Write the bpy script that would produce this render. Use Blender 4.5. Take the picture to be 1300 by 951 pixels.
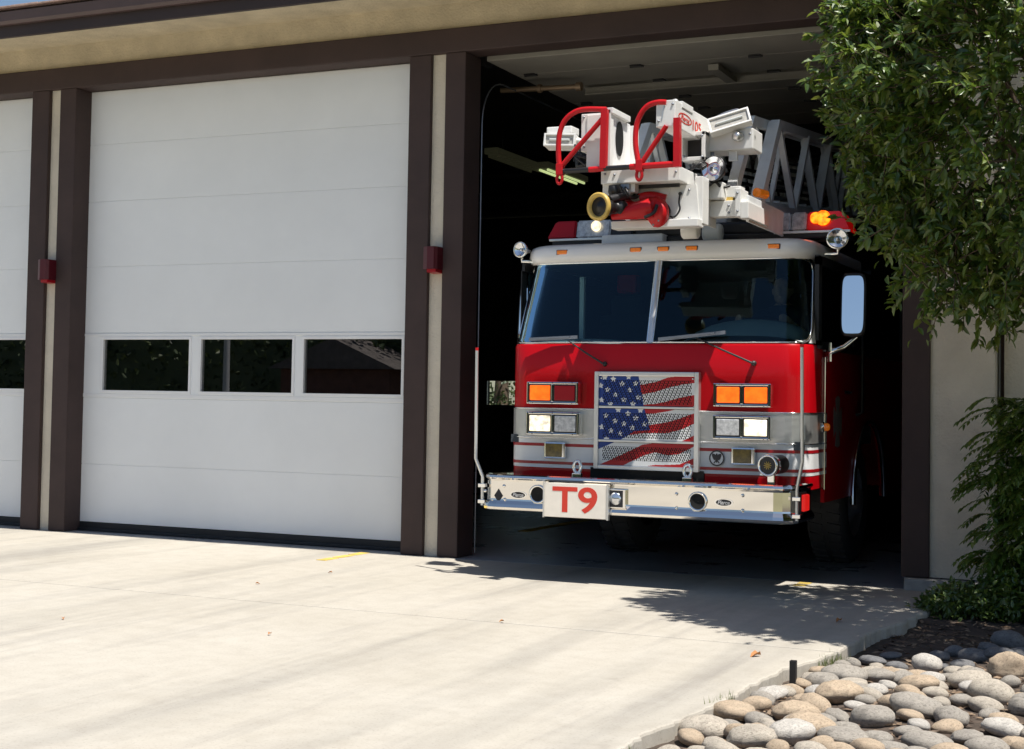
import bpy, bmesh, math, random
from mathutils import Vector, Matrix, noise
from math import sin, cos, pi, radians, tan, sqrt
random.seed(7)
for o in list(bpy.data.objects): bpy.data.objects.remove(o)
scene = bpy.context.scene
C = scene.collection
# ------------------------------------------------------------------ camera
F, YAW, PITCH, ROLL = 1870.0, 0.43281, 0.04063, 0.01656
CAM = Vector((0.0, -11.0275, 1.3347))
FWD = Vector((-sin(YAW)*cos(PITCH), cos(YAW)*cos(PITCH), sin(PITCH)))
_r = Vector((cos(YAW), sin(YAW), 0)); _u = _r.cross(FWD)
RGT = cos(ROLL)*_r + sin(ROLL)*_u; UPV = -sin(ROLL)*_r + cos(ROLL)*_u
cd = bpy.data.cameras.new('camera'); cam = bpy.data.objects.new('camera', cd); C.objects.link(cam)
cam.matrix_world = Matrix(((RGT.x,UPV.x,-FWD.x,CAM.x),(RGT.y,UPV.y,-FWD.y,CAM.y),(RGT.z,UPV.z,-FWD.z,CAM.z),(0,0,0,1)))
cd.sensor_fit = 'HORIZONTAL'; cd.sensor_width = 36; cd.lens = F/1300*36; cd.shift_y = -45/1300
cd.clip_start = 0.05; cd.clip_end = 2000
scene.camera = cam
def ray(x, y): return RGT*((x-650)/F) - UPV*((y-430.5)/F) + FWD
def at(x, y, Y):
    d = ray(x, y); return CAM + d*((Y-CAM.y)/d.y)
def atx(x, y, X):
    d = ray(x, y); return CAM + d*((X-CAM.x)/d.x)
def gnd(x, y, z=0.0):
    d = ray(x, y); return CAM + d*((z-CAM.z)/d.z)
# ------------------------------------------------------------------ light
SUND = Vector((0.39, -0.20, 1.0)).normalized()
w = bpy.data.worlds.new('World'); scene.world = w; w.use_nodes = True
nt = w.node_tree; sky = nt.nodes.new('ShaderNodeTexSky'); sky.sky_type = 'NISHITA'; sky.sun_disc = False
sky.sun_elevation = math.asin(SUND.z); sky.sun_rotation = math.atan2(SUND.x, SUND.y)
sky.air_density = 1.0; sky.dust_density = 0.6; sky.ozone_density = 1.2
nt.links.new(sky.outputs[0], nt.nodes['Background'].inputs[0]); nt.nodes['Background'].inputs[1].default_value = 0.070
sl = bpy.data.lights.new('sun', 'SUN'); sl.energy = 4.5; sl.angle = radians(0.53); sl.color = (1.0, 0.955, 0.89)
so = bpy.data.objects.new('sun', sl); C.objects.link(so); so.rotation_euler = SUND.to_track_quat('Z', 'Y').to_euler()
scene.view_settings.view_transform = 'Standard'; scene.view_settings.look = 'None'
scene.view_settings.exposure = 0.60; scene.view_settings.gamma = 1.0
scene.cycles.max_bounces = 8; scene.cycles.transparent_max_bounces = 12
scene.cycles.caustics_reflective = False; scene.cycles.caustics_refractive = False
scene.cycles.sample_clamp_indirect = 4.0
# ------------------------------------------------------------------ materials
def newmat(name):
    m = bpy.data.materials.new(name); m.use_nodes = True
    return m, m.node_tree, m.node_tree.nodes['Principled BSDF']
def mat(name, col, rough=0.5, metal=0.0, var=0.0, vscale=3.0, bump=0.0, bscale=60.0, emit=None, estr=0.0, coat=0.0, spec=None, col2=None, rvar=0.0):
    m, t, b = newmat(name)
    b.inputs['Base Color'].default_value = (*col, 1); b.inputs['Roughness'].default_value = rough; b.inputs['Metallic'].default_value = metal
    if coat: b.inputs['Coat Weight'].default_value = coat; b.inputs['Coat Roughness'].default_value = 0.04
    if spec is not None: b.inputs['Specular IOR Level'].default_value = spec
    if emit: b.inputs['Emission Color'].default_value = (*emit, 1); b.inputs['Emission Strength'].default_value = estr
    tc = t.nodes.new('ShaderNodeTexCoord')
    if var or col2 or rvar:
        n = t.nodes.new('ShaderNodeTexNoise'); n.inputs['Scale'].default_value = vscale; n.inputs['Detail'].default_value = 6; n.inputs['Roughness'].default_value = .62
        t.links.new(tc.outputs['Object'], n.inputs['Vector'])
        if var or col2:
            mx = t.nodes.new('ShaderNodeMixRGB'); r = t.nodes.new('ShaderNodeMapRange')
            r.inputs[1].default_value = .3; r.inputs[2].default_value = .7
            t.links.new(n.outputs['Fac'], r.inputs[0]); t.links.new(r.outputs[0], mx.inputs['Fac'])
            c2 = col2 if col2 else tuple(c*(1-var) for c in col)
            mx.inputs[1].default_value = (*c2, 1); mx.inputs[2].default_value = (*[min(1, c*(1+(var*.5 if not col2 else 0))) for c in col], 1)
            t.links.new(mx.outputs[0], b.inputs['Base Color'])
        if rvar:
            r2 = t.nodes.new('ShaderNodeMapRange'); r2.inputs[3].default_value = max(0, rough-rvar); r2.inputs[4].default_value = rough+rvar
            t.links.new(n.outputs['Fac'], r2.inputs[0]); t.links.new(r2.outputs[0], b.inputs['Roughness'])
    if bump:
        n2 = t.nodes.new('ShaderNodeTexNoise'); n2.inputs['Scale'].default_value = bscale; n2.inputs['Detail'].default_value = 4
        bp = t.nodes.new('ShaderNodeBump'); bp.inputs['Strength'].default_value = bump; bp.inputs['Distance'].default_value = .01
        t.links.new(tc.outputs['Object'], n2.inputs['Vector']); t.links.new(n2.outputs['Fac'], bp.inputs['Height']); t.links.new(bp.outputs[0], b.inputs['Normal'])
    return m
M = {}
M['stucco'] = mat('cream_stucco', (.72,.65,.53), .9, var=.14, vscale=2.2, bump=.8, bscale=55)
M['stucco_top'] = mat('tan_stucco', (.62,.54,.39), .9, var=.20, vscale=3.5, bump=.9, bscale=48)
M['brown'] = mat('brown_trim_paint', (.052,.031,.028), .7, var=.28, vscale=1.7, bump=.14, bscale=70)
M['brown_dark'] = mat('brown_eave_paint', (.036,.022,.02), .6, var=.2, vscale=2)
M['gutter'] = mat('brown_gutter_paint', (.085,.055,.055), .45, var=.15, vscale=2)
M['shingle'] = mat('roof_shingle', (.16,.10,.085), .9, var=.4, vscale=9, bump=.4, bscale=40)
M['door'] = mat('white_door_paint', (.87,.89,.90), .45, var=.05, vscale=.9, bump=.16, bscale=220, rvar=.08)
M['frame_white'] = mat('white_window_frame', (.84,.85,.86), .35)
M['rubber'] = mat('black_rubber', (.014,.016,.02), .6, var=.3, vscale=5)
M['floor'] = mat('garage_floor_concrete', (.40,.41,.42), .30, var=.35, vscale=1.5, rvar=.15)
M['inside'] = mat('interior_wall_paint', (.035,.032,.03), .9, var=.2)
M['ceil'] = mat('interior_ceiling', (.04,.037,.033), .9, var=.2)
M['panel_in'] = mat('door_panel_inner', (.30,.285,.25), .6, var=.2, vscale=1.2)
M['steel'] = mat('galvanised_steel', (.30,.32,.36), .4, .9, var=.2, vscale=6)
M['dark_steel'] = mat('dark_steel', (.05,.05,.052), .5, .5, var=.3)
M['copper_tube'] = mat('spring_tube', (.28,.2,.13), .5, .6)
M['chrome'] = mat('chrome', (.86,.85,.83), .06, 1.0)
M['bumper'] = mat('polished_bumper_steel', (.82,.79,.74), .055, 1.0, rvar=.03, vscale=4)
M['alu'] = mat('brushed_aluminium', (.74,.74,.72), .34, .85)
M['red'] = mat('fire_red_paint', (.47,.0016,.006), .38, coat=.28, spec=.15, var=.05, vscale=2)
M['red2'] = mat('red_tube_paint', (.52,.006,.010), .45, coat=.15, spec=.3, var=.12, vscale=9)
M['stripe_red'] = mat('red_reflective_stripe', (.40,.006,.012), .35, coat=.3)
M['white'] = mat('white_truck_paint', (.88,.88,.87), .28, coat=.5, var=.03)
M['lwhite'] = mat('white_ladder_paint', (.80,.795,.76), .42, var=.07, vscale=7)
M['grey_lad'] = mat('grey_ladder_paint', (.78,.80,.80), .45, var=.12, vscale=6)
M['black'] = mat('black_plastic', (.012,.012,.013), .4)
M['blackrough'] = mat('black_void', (.008,.008,.008), .9)
M['yellow'] = mat('yellow_ring', (.62,.42,.10), .4, var=.2, vscale=20)
M['tyre'] = mat('tyre_rubber', (.06,.06,.062), .75, bump=.3, bscale=30)
M['seat'] = mat('dark_seat_cloth', (.025,.035,.05), .85, var=.2)
M['dash'] = mat('grey_dashboard', (.48,.53,.51), .6, var=.1)
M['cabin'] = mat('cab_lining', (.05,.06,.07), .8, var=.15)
M['greybar'] = mat('pale_grab_bar', (.55,.58,.56), .5)
M['amber_off'] = mat('amber_lens', (.75,.20,.015), .15, coat=.6, var=.3, vscale=50, emit=(1,.25,.02), estr=.12)
def lit(name, col, e, estr, sc=110, lo=.3):
    m, t, b = newmat(name); b.inputs['Base Color'].default_value = (*col, 1); b.inputs['Roughness'].default_value = .18
    tc = t.nodes.new('ShaderNodeTexCoord'); v = t.nodes.new('ShaderNodeTexNoise'); v.inputs['Scale'].default_value = sc; v.inputs['Detail'].default_value = 2
    r = t.nodes.new('ShaderNodeMapRange'); r.inputs[1].default_value = .34; r.inputs[2].default_value = .64; r.inputs[3].default_value = estr*lo; r.inputs[4].default_value = estr
    t.links.new(tc.outputs['Object'], v.inputs['Vector']); t.links.new(v.outputs['Fac'], r.inputs[0]); t.links.new(r.outputs[0], b.inputs['Emission Strength'])
    b.inputs['Emission Color'].default_value = (*e, 1)
    return m
M['amber_lit'] = lit('lit_amber_lens', (.6,.08,.005), (1,.115,.008), 1.2, 22, .62)
M['red_lit'] = lit('lit_red_beacon', (.7,.05,.01), (1,.15,.006), 3.0, 30, .35)
M['red_glow'] = mat('red_beacon_lens', (.22,.003,.006), .2, coat=.2, emit=(1,.006,.004), estr=.12)
M['red_off'] = mat('dark_red_lens', (.36,.004,.012), .35, spec=.3)
M['red_marker'] = mat('red_marker_lens', (.8,.02,.02), .2, emit=(1,.02,.015), estr=.35)
M['head'] = mat('headlight_lens', (.86,.89,.92), .15, .25, var=.5, vscale=30, coat=.6)
M['head_lit'] = lit('lit_headlight_lens', (.75,.73,.66), (1,.82,.55), 1.25, 26, .30)
M['fog'] = mat('amber_fog_lens', (.20,.13,.012), .12, coat=.8, var=.6, vscale=25)
M['clear'] = mat('clear_beacon_lens', (.55,.58,.6), .12, .2, var=.5, vscale=25, coat=.6)
M['flood_glass'] = mat('flood_glass', (.50,.48,.43), .3, .1, var=.25, vscale=30)
M['lens'] = mat('polished_lamp_reflector', (.80,.82,.85), .08, .9, var=.35, vscale=14)
M['sign'] = mat('white_sign_plate', (.88,.82,.72), .45, var=.06, vscale=12)
M['sign_red'] = mat('red_lettering', (.66,.045,.025), .5)
M['wallbox'] = mat('dark_red_enamel', (.075,.002,.008), .4, coat=.1)
M['fluor'] = mat('fluorescent_tube', (.8,.85,.7), .5, emit=(.80,.95,.42), estr=.4)
M['fixture'] = mat('light_fixture', (.11,.105,.065), .8, emit=(.6,.6,.33), estr=.012)
M['emblem'] = mat('grey_emblem', (.22,.18,.17), .5)
M['ink'] = mat('black_print', (.015,.015,.018), .5)
M['silver_print'] = mat('silver_print', (.75,.76,.78), .3, .6)
M['bark'] = mat('tree_bark', (.13,.09,.065), .9, var=.4, vscale=14, bump=.5, bscale=30)
M['yline'] = mat('worn_yellow_line', (.66,.47,.10), .8, var=.35, vscale=6)
M['soil'] = mat('garden_soil', (.085,.062,.046), .95, var=.5, vscale=12, bump=.8, bscale=40)
M['terrain'] = mat('dry_grass_ground', (.20,.19,.10), .95, var=.4, vscale=.6, bump=.5)
M['asphalt'] = mat('asphalt', (.05,.05,.052), .9, var=.25, vscale=4, bump=.4, bscale=120)
M['curb'] = mat('base_curb_concrete', (.36,.35,.33), .9, var=.25, vscale=7, bump=.4)
M['navy'] = mat('navy_uniform', (.02,.025,.05), .9)
M['skin'] = mat('skin', (.50,.30,.22), .55)
M['hair'] = mat('dark_hair', (.03,.02,.015), .7)
M['far_wall'] = mat('red_brown_wall', (.16,.075,.055), .85, var=.3)
M['far_roof'] = mat('grey_shingle_roof', (.14,.12,.11), .9, var=.3)
M['tan_wall'] = mat('tan_block_wall', (.42,.34,.25), .9, var=.2)
M['pole'] = mat('pole_paint', (.5,.5,.5), .5, .3)
M['stake'] = mat('black_stake', (.012,.012,.013), .5)
M['roofedge'] = mat('pink_shingle_edge', (.42,.30,.26), .9, var=.3, vscale=20)
def glass(name, tint, rough=0.0, ior=1.5, gcol=(1,1,1)):
    m = bpy.data.materials.new(name); m.use_nodes = True; t = m.node_tree; t.nodes.clear()
    o = t.nodes.new('ShaderNodeOutputMaterial'); tr = t.nodes.new('ShaderNodeBsdfTransparent'); gl = t.nodes.new('ShaderNodeBsdfGlossy')
    fr = t.nodes.new('ShaderNodeFresnel'); mx = t.nodes.new('ShaderNodeMixShader')
    tr.inputs[0].default_value = (*tint, 1); gl.inputs['Roughness'].default_value = rough; gl.inputs['Color'].default_value = (*gcol, 1); fr.inputs[0].default_value = ior
    t.links.new(fr.outputs[0], mx.inputs[0]); t.links.new(tr.outputs[0], mx.inputs[1]); t.links.new(gl.outputs[0], mx.inputs[2]); t.links.new(mx.outputs[0], o.inputs[0])
    return m
M['glass'] = glass('windshield_glass', (.46,.62,.66), ior=1.47, gcol=(.50,.78,.95))
M['clearglass'] = glass('clear_window_glass', (.88,.9,.88), ior=1.3)
M['doorglass'] = glass('door_window_glass', (.30,.33,.33), ior=2.5)
M['mirror'] = mat('mirror_glass', (.82,.85,.9), .03, 1.0)
def leafmat(name, cols, rough=.38, transl=.25):
    m, t, b = newmat(name)
    g = t.nodes.new('ShaderNodeNewGeometry'); cr = t.nodes.new('ShaderNodeValToRGB')
    e = cr.color_ramp.elements; e[0].color = (*cols[0], 1); e[1].color = (*cols[-1], 1)
    for i, c in enumerate(cols[1:-1]):
        k = e.new((i+1)/(len(cols)-1)); k.color = (*c, 1)
    t.links.new(g.outputs['Random Per Island'], cr.inputs[0]); t.links.new(cr.outputs[0], b.inputs['Base Color'])
    b.inputs['Roughness'].default_value = rough; b.inputs['Specular IOR Level'].default_value = 1.0
    tl = t.nodes.new('ShaderNodeBsdfTranslucent'); mx = t.nodes.new('ShaderNodeMixShader'); mx.inputs[0].default_value = transl
    hs = t.nodes.new('ShaderNodeHueSaturation'); hs.inputs['Hue'].default_value = .475; hs.inputs['Value'].default_value = 1.7
    t.links.new(cr.outputs[0], hs.inputs['Color']); t.links.new(hs.outputs[0], tl.inputs[0])
    out = t.nodes['Material Output']; t.links.new(b.outputs[0], mx.inputs[1]); t.links.new(tl.outputs[0], mx.inputs[2]); t.links.new(mx.outputs[0], out.inputs[0])
    return m
M['leaf'] = leafmat('tree_leaf', [(.036,.084,.010),(.070,.138,.016),(.115,.190,.024),(.18,.22,.04)], .40, .36)
M['shrubleaf'] = leafmat('shrub_leaf', [(.045,.10,.013),(.09,.17,.022),(.16,.22,.035)], .38, .36)
M['lowleaf'] = leafmat('low_bush_leaf', [(.04,.085,.015),(.08,.14,.022),(.14,.20,.03)], .45, .25)
M['farleaf'] = leafmat('far_tree_leaf', [(.025,.05,.012),(.05,.085,.02),(.09,.12,.03)], .6, .15)
M['weed'] = leafmat('weed_blade', [(.08,.13,.03),(.14,.19,.05),(.25,.24,.10)], .6, .2)
M['litter'] = leafmat('leaf_litter', [(.10,.06,.035),(.20,.13,.075),(.30,.21,.13),(.07,.045,.03)], .9, .05)
M['dryleaf'] = mat('dry_orange_leaf', (.45,.20,.07), .8, var=.3, vscale=40)
# concrete: colour with broad blotches, speckle and tyre-worn bands that run into each bay
def concrete(name, col):
    m, t, b = newmat(name); b.inputs['Roughness'].default_value = .85
    tc = t.nodes.new('ShaderNodeTexCoord'); L = t.links
    def ns(scale, det, vec=None, st=None):
        n = t.nodes.new('ShaderNodeTexNoise'); n.inputs['Scale'].default_value = scale; n.inputs['Detail'].default_value = det; n.inputs['Roughness'].default_value = .65
        if st:
            mp = t.nodes.new('ShaderNodeMapping'); mp.inputs['Scale'].default_value = st; L.new(tc.outputs['Object'], mp.inputs[0]); L.new(mp.outputs[0], n.inputs['Vector'])
        else: L.new(tc.outputs['Object'], n.inputs['Vector'])
        return n
    def mul(src, fac, c):
        mx = t.nodes.new('ShaderNodeMixRGB'); mx.blend_type = 'MULTIPLY'; L.new(fac, mx.inputs[0])
        if isinstance(src, tuple): mx.inputs[1].default_value = (*src, 1)
        else: L.new(src, mx.inputs[1])
        mx.inputs[2].default_value = (*c, 1); return mx.outputs[0]
    def rng(n, a, bb, lo=0, hi=1):
        r = t.nodes.new('ShaderNodeMapRange'); r.inputs[1].default_value = a; r.inputs[2].default_value = bb; r.inputs[3].default_value = lo; r.inputs[4].default_value = hi
        L.new(n.outputs[0], r.inputs[0]); return r.outputs[0]
    c = mul(col, rng(ns(.7, 6), .35, .7), (.90,.89,.87))
    c = mul(c, rng(ns(7, 6), .42, .72), (.90,.89,.88))
    c = mul(c, rng(ns(1.0, 4, st=(1.1,.11,1)), .48, .66), (.72,.725,.74))     # worn tyre bands, long in Y
    c = mul(c, rng(ns(1.0, 5, st=(4,.3,1)), .54, .70, 0, .9), (.83,.83,.845))
    c = mul(c, rng(ns(2.6, 3), .66, .74), (.89,.885,.88))
    c = mul(c, rng(ns(70, 3), .55, .7), (.80,.79,.77))
    L.new(c, b.inputs['Base Color'])
    bp = t.nodes.new('ShaderNodeBump'); bp.inputs['Strength'].default_value = .25; bp.inputs['Distance'].default_value = .004
    L.new(ns(160, 3).outputs['Fac'], bp.inputs['Height']); L.new(bp.outputs[0], b.inputs['Normal'])
    return m
M['concrete'] = concrete('driveway_concrete', (.487,.453,.388))
# ------------------------------------------------------------------ mesh helpers
class MB:
    def __init__(s): s.v = []; s.f = []; s.sm = []; s.mi = []; s.m = 0
    def add(s, vs, fs, smooth=False):
        o = len(s.v); s.v += [Vector(p) for p in vs]
        for f in fs: s.f.append([i+o for i in f]); s.sm.append(smooth); s.mi.append(s.m)
        return s
    def box(s, a, b, bev=0.0, M4=None):
        x0,y0,z0 = [min(p,q) for p,q in zip(a,b)]; x1,y1,z1 = [max(p,q) for p,q in zip(a,b)]
        bm = bmesh.new(); bmesh.ops.create_cube(bm, size=1)
        for v in bm.verts: v.co = Vector(((x0+x1)/2+v.co.x*(x1-x0), (y0+y1)/2+v.co.y*(y1-y0), (z0+z1)/2+v.co.z*(z1-z0)))
        if bev: bmesh.ops.bevel(bm, geom=bm.edges[:], offset=min(bev, .45*min(x1-x0,y1-y0,z1-z0)), segments=2, affect='EDGES', profile=.6)
        if M4: bm.transform(M4)
        s._bm(bm); return s
    def _bm(s, bm, smooth=False):
        bm.verts.index_update(); s.add([v.co.copy() for v in bm.verts], [[v.index for v in f.verts] for f in bm.faces], smooth); bm.free()
    def tube(s, pts, r, n=10, cap=True, smooth=True):
        pts = [Vector(p) for p in pts]; N = len(pts); rs = r if isinstance(r, (list, tuple)) else [r]*N
        up = None; vs = []; fs = []
        for i, p in enumerate(pts):
            t = (pts[min(i+1, N-1)]-pts[max(i-1, 0)]).normalized()
            if up is None: up = Vector((0,0,1)) if abs(t.z) < .9 else Vector((1,0,0))
            a = t.cross(up).normalized(); up = a.cross(t).normalized()
            for k in range(n):
                an = 2*pi*k/n; vs.append(p + (a*cos(an)+up*sin(an))*rs[i])
        for i in range(N-1):
            for k in range(n): fs.append([i*n+k, i*n+(k+1)%n, (i+1)*n+(k+1)%n, (i+1)*n+k])
        s.add(vs, fs, smooth)
        if cap: s.add(vs[:n], [list(range(n))[::-1]]); s.add(vs[-n:], [list(range(n))])
        return s
    def bar(s, p, q, w, h=None, up=(0,0,1)):
        p, q = Vector(p), Vector(q); h = h or w; t = (q-p).normalized(); u = Vector(up)
        if abs(t.dot(u)) > .98: u = Vector((0,1,0))
        a = t.cross(u).normalized(); b = a.cross(t).normalized(); vs = []
        for e in (p, q):
            for i, j in ((-1,-1),(1,-1),(1,1),(-1,1)): vs.append(e + a*i*w/2 + b*j*h/2)
        return s.add(vs, [[0,3,2,1],[4,5,6,7],[0,1,5,4],[1,2,6,5],[2,3,7,6],[3,0,4,7]])
    def lathe(s, prof, c, ax, n=24, smooth=True):
        ax = Vector(ax).normalized(); u = Vector((0,0,1)) if abs(ax.z) < .9 else Vector((1,0,0))
        a = ax.cross(u).normalized(); b = a.cross(ax); c = Vector(c); vs = []; fs = []
        for (r, h) in prof:
            for k in range(n): an = 2*pi*k/n; vs.append(c + ax*h + (a*cos(an)+b*sin(an))*max(r, 1e-4))
        for i in range(len(prof)-1):
            for k in range(n): fs.append([i*n+k, i*n+(k+1)%n, (i+1)*n+(k+1)%n, (i+1)*n+k])
        return s.add(vs, fs, smooth)
    def prism(s, poly, d):           # poly: list of 3D points (planar), extruded along vector d
        n = len(poly); d = Vector(d); p = [Vector(q) for q in poly]
        return s.add(p+[q+d for q in p], [list(range(n))[::-1], list(range(n, 2*n))]+[[i,(i+1)%n,n+(i+1)%n,n+i] for i in range(n)])
    def grid(s, rows, smooth=True):
        m = len(rows[0]); return s.add([p for r in rows for p in r], [[i*m+j,i*m+j+1,(i+1)*m+j+1,(i+1)*m+j] for i in range(len(rows)-1) for j in range(m-1)], smooth)
    def build(s, name, material, parent=None, loc=None, **kw):
        root = origin(parent) if parent else Vector(loc or (0,0,0))
        me = bpy.data.meshes.new(name); me.from_pydata([v-root for v in s.v], [], s.f)
        for p, k, i in zip(me.polygons, s.sm, s.mi): p.use_smooth = k; p.material_index = i
        for mm in (material if isinstance(material, (list, tuple)) else [material]): me.materials.append(mm)
        me.update(); o = bpy.data.objects.new(name, me); C.objects.link(o)
        if parent: o.parent = parent
        else: o.location = root
        if kw: tag(o, **kw)
        return o
def origin(o):
    v = Vector((0,0,0))
    while o: v += o.location; o = o.parent
    return v
def tag(o, label=None, cat=None, group=None, kind=None):
    if label: o['label'] = label
    if cat: o['category'] = cat
    if group: o['group'] = group
    if kind: o['kind'] = kind
    return o
def thing(name, label, cat, loc=(0,0,0), group=None):
    o = bpy.data.objects.new(name, None); o.empty_display_size = .2; C.objects.link(o); o.location = loc
    return tag(o, label, cat, group)
def copytree(o, dx, parent=None):
    c = o.copy(); C.objects.link(c)
    if parent: c.parent = parent
    else: c.location = o.location + Vector(dx)
    for ch in list(o.children): copytree(ch, None, c)
    return c
def text(name, s, material, parent, M4, size=.1, bold=0.0, shear=0.0, depth=.002, align='CENTER', wh=None):
    cu = bpy.data.curves.new(name, 'FONT'); cu.body = s; cu.size = size; cu.align_x = align; cu.align_y = 'CENTER'
    cu.extrude = depth; cu.offset = bold; cu.shear = shear; cu.resolution_u = 6
    tmp = bpy.data.objects.new('tmp', cu); C.objects.link(tmp)
    dg = bpy.context.evaluated_depsgraph_get(); me = bpy.data.meshes.new_from_object(tmp.evaluated_get(dg)); bpy.data.objects.remove(tmp)
    xs = [v.co.x for v in me.vertices]; ys = [v.co.y for v in me.vertices]
    cx_, cy_, ww, hh = (max(xs)+min(xs))/2, (max(ys)+min(ys))/2, max(xs)-min(xs), max(ys)-min(ys)
    me.transform((Matrix.Diagonal((wh[0]/ww, wh[1]/hh, 1, 1)) if wh else Matrix.Identity(4)) @ Matrix.Translation((-cx_,-cy_,0)))
    root = origin(parent); me.transform(Matrix.Translation(-root) @ M4); me.materials.clear(); me.materials.append(material)
    o = bpy.data.objects.new(name, me); C.objects.link(o); o.parent = parent; return o
def frontM(x, y, z): return Matrix.Translation((x, y, z)) @ Matrix.Rotation(pi/2, 4, 'X')       # text standing, facing -Y
def add(name, mb_fn, material, parent): m = MB(); mb_fn(m); return m.build(name, material, parent)
B = lambda a, b, bev=0.0: MB().box(a, b, bev)
# ================================================================== THE GROUND
B((-400,-300,-.62),(400,400,-.12)).build('ground', M['terrain'], kind='structure')
B((-200,-34,-.2),(200,-25,-.1)).build('street', M['asphalt'], kind='structure')
for k in range(-14, 15):
    if k == -14: dash_parent = bpy.data.objects['street']
    B((k*6-1.5,-29.56,-.1),(k*6+1.5,-29.44,-.096)).build('lane_marking', M['sign'], dash_parent)
B((-200,-25,-.2),(200,-24.75,0.0),.01).build('street_kerb', M['curb'], kind='structure')
drive = bpy.data.objects.new('driveway', None); C.objects.link(drive); tag(drive, kind='structure')
# slabs: cast bays meeting in narrow tooled joints; the last column on the right has the free, slightly irregular edge
JY = [0.0, -3.0, -7.4, -11.8, -16.2, -20.6, -24.75]
JX = [-22.4, -14.06]
edge = [gnd(1198,764), gnd(1150,787), gnd(1098,808), gnd(1052,829), gnd(962,865)]
edge = [(-1.42,.02),(-1.46,-.55)]+[(p.x,p.y) for p in edge[1:]]+[(-1.98,-5.2),(-2.0,-7.4),(-2.0,-11.8),(-2.0,-16.2),(-2.0,-20.6),(-2.0,-24.75)]
def edge_x(y):
    for (xa,ya),(xb,yb) in zip(edge, edge[1:]):
        if yb <= y <= ya: return xa+(xb-xa)*(y-ya)/(yb-ya)
    return edge[-1][0]
def slab(poly, ztop=0.0, th=.16):
    bm = bmesh.new(); vs = [bm.verts.new((x,y,ztop)) for x,y in poly]; f = bm.faces.new(vs)
    r = bmesh.ops.extrude_face_region(bm, geom=[f]); bmesh.ops.translate(bm, verts=[v for v in r['geom'] if isinstance(v, bmesh.types.BMVert)], vec=(0,0,-th))
    bmesh.ops.recalc_face_normals(bm, faces=bm.faces[:])
    top = [e for e in bm.edges if all(abs(v.co.z-ztop) < 1e-5 for v in e.verts)]
    bmesh.ops.bevel(bm, geom=top, offset=.014, segments=2, affect='EDGES', profile=.5)
    m = MB(); m._bm(bm); return m
g = .011
for j in range(len(JY)-1):
    ya, yb = JY[j], JY[j+1]
    for i in range(len(JX)-1):
        slab([(JX[i]+g,ya-g),(JX[i+1]-g,ya-g),(JX[i+1]-g,yb+g),(JX[i]+g,yb+g)][::-1]).build('slab', M['concrete'], drive)
    ys = [ya-g]; random.seed(20+j)
    y = ya
    while y - .045 > yb: y -= .045; ys.append(y)
    ys.append(yb+g)
    right = [(edge_x(y) + (noise.noise((y*2.1, 3.3, 0))*.05 + noise.noise((y*6.1, 9.3, 0))*.022 + noise.noise((y*17.0, 2.3, 0))*.022 if j < 3 else 0), y) for y in ys]
    slab(([(JX[-1]+g,ya-g)]+right+[(JX[-1]+g,yb+g)])[::-1]).build('slab', M['concrete'], drive)
B((-22.4,-25,-.3),(-2.1,0,-.155)).build('gravel_base', M['soil'], kind='structure')
B((-14.6,0.004,-.2),(-1.6,13.2,-.002)).build('garage_floor', M['floor'], kind='structure')
# planting bed: uneven soil sheet, with leaf litter lying on it
def bed_z(x, y): return -.055 + .05*noise.noise((x*1.3, y*1.3, 1.7)) + .02*noise.noise((x*5, y*5, 4)) + .05*max(0, min(1, (x+1.2)/1.5))
rows = []
for i in range(90):
    y = .15 - i*.1
    rows.append([Vector((-2.25+jj*.09, y, bed_z(-2.25+jj*.09, y))) for jj in range(90)])
MB().grid(rows).build('planting_bed_soil', M['soil'], kind='structure')
m = MB(); random.seed(3)
for k in range(9000):
    x = random.uniform(-1.9, 2.2); y = random.uniform(-6.8, 0)
    if x < edge_x(y)+.02: continue
    s = random.uniform(.012,.035); a = random.uniform(0, 2*pi); p = Vector((x, y, bed_z(x,y)+random.uniform(.002,.014)))
    d = Vector((cos(a), sin(a), random.uniform(-.3,.3)))*s; e = Vector((-sin(a), cos(a), random.uniform(-.3,.3)))*s*.4
    m.add([p-d, p-e, p+d, p+e+Vector((0,0,.004))], [[0,1,2,3]])
m.build('leaf_litter', M['litter'], kind='stuff')
# yellow guide lines painted on slab and floor (worn)
for (x, y0, y1, n) in ((-6.42,-.78,-.03,3),(-2.62,-.30,-.03,2)):
    m = MB(); L = (y1-y0)/n
    for k in range(n): m.box((x-.045, y0+k*L+.02, .0005), (x+.045, y0+(k+1)*L-.02, .0035))
    m.build('yellow_guide_line', M['yline'], drive)
B((-6.20,2.6,-.002),(-6.08,4.6,.002)).build('floor_guide_line', M['yline'], bpy.data.objects['garage_floor'])
# ================================================================== FIRE STATION
H1, H2, DY = 4.266, 4.478, .222
st = thing('fire_station', 'cream stucco fire station with dark brown trim and large white bay doors', 'fire station', (-5.0,0,0))
W0, W1 = -15.2, -1.24
m = MB()
m.box((W0,.045,H2-.02),(W1,.30,4.70)); m.build('upper_wall', M['stucco_top'], st)
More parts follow.
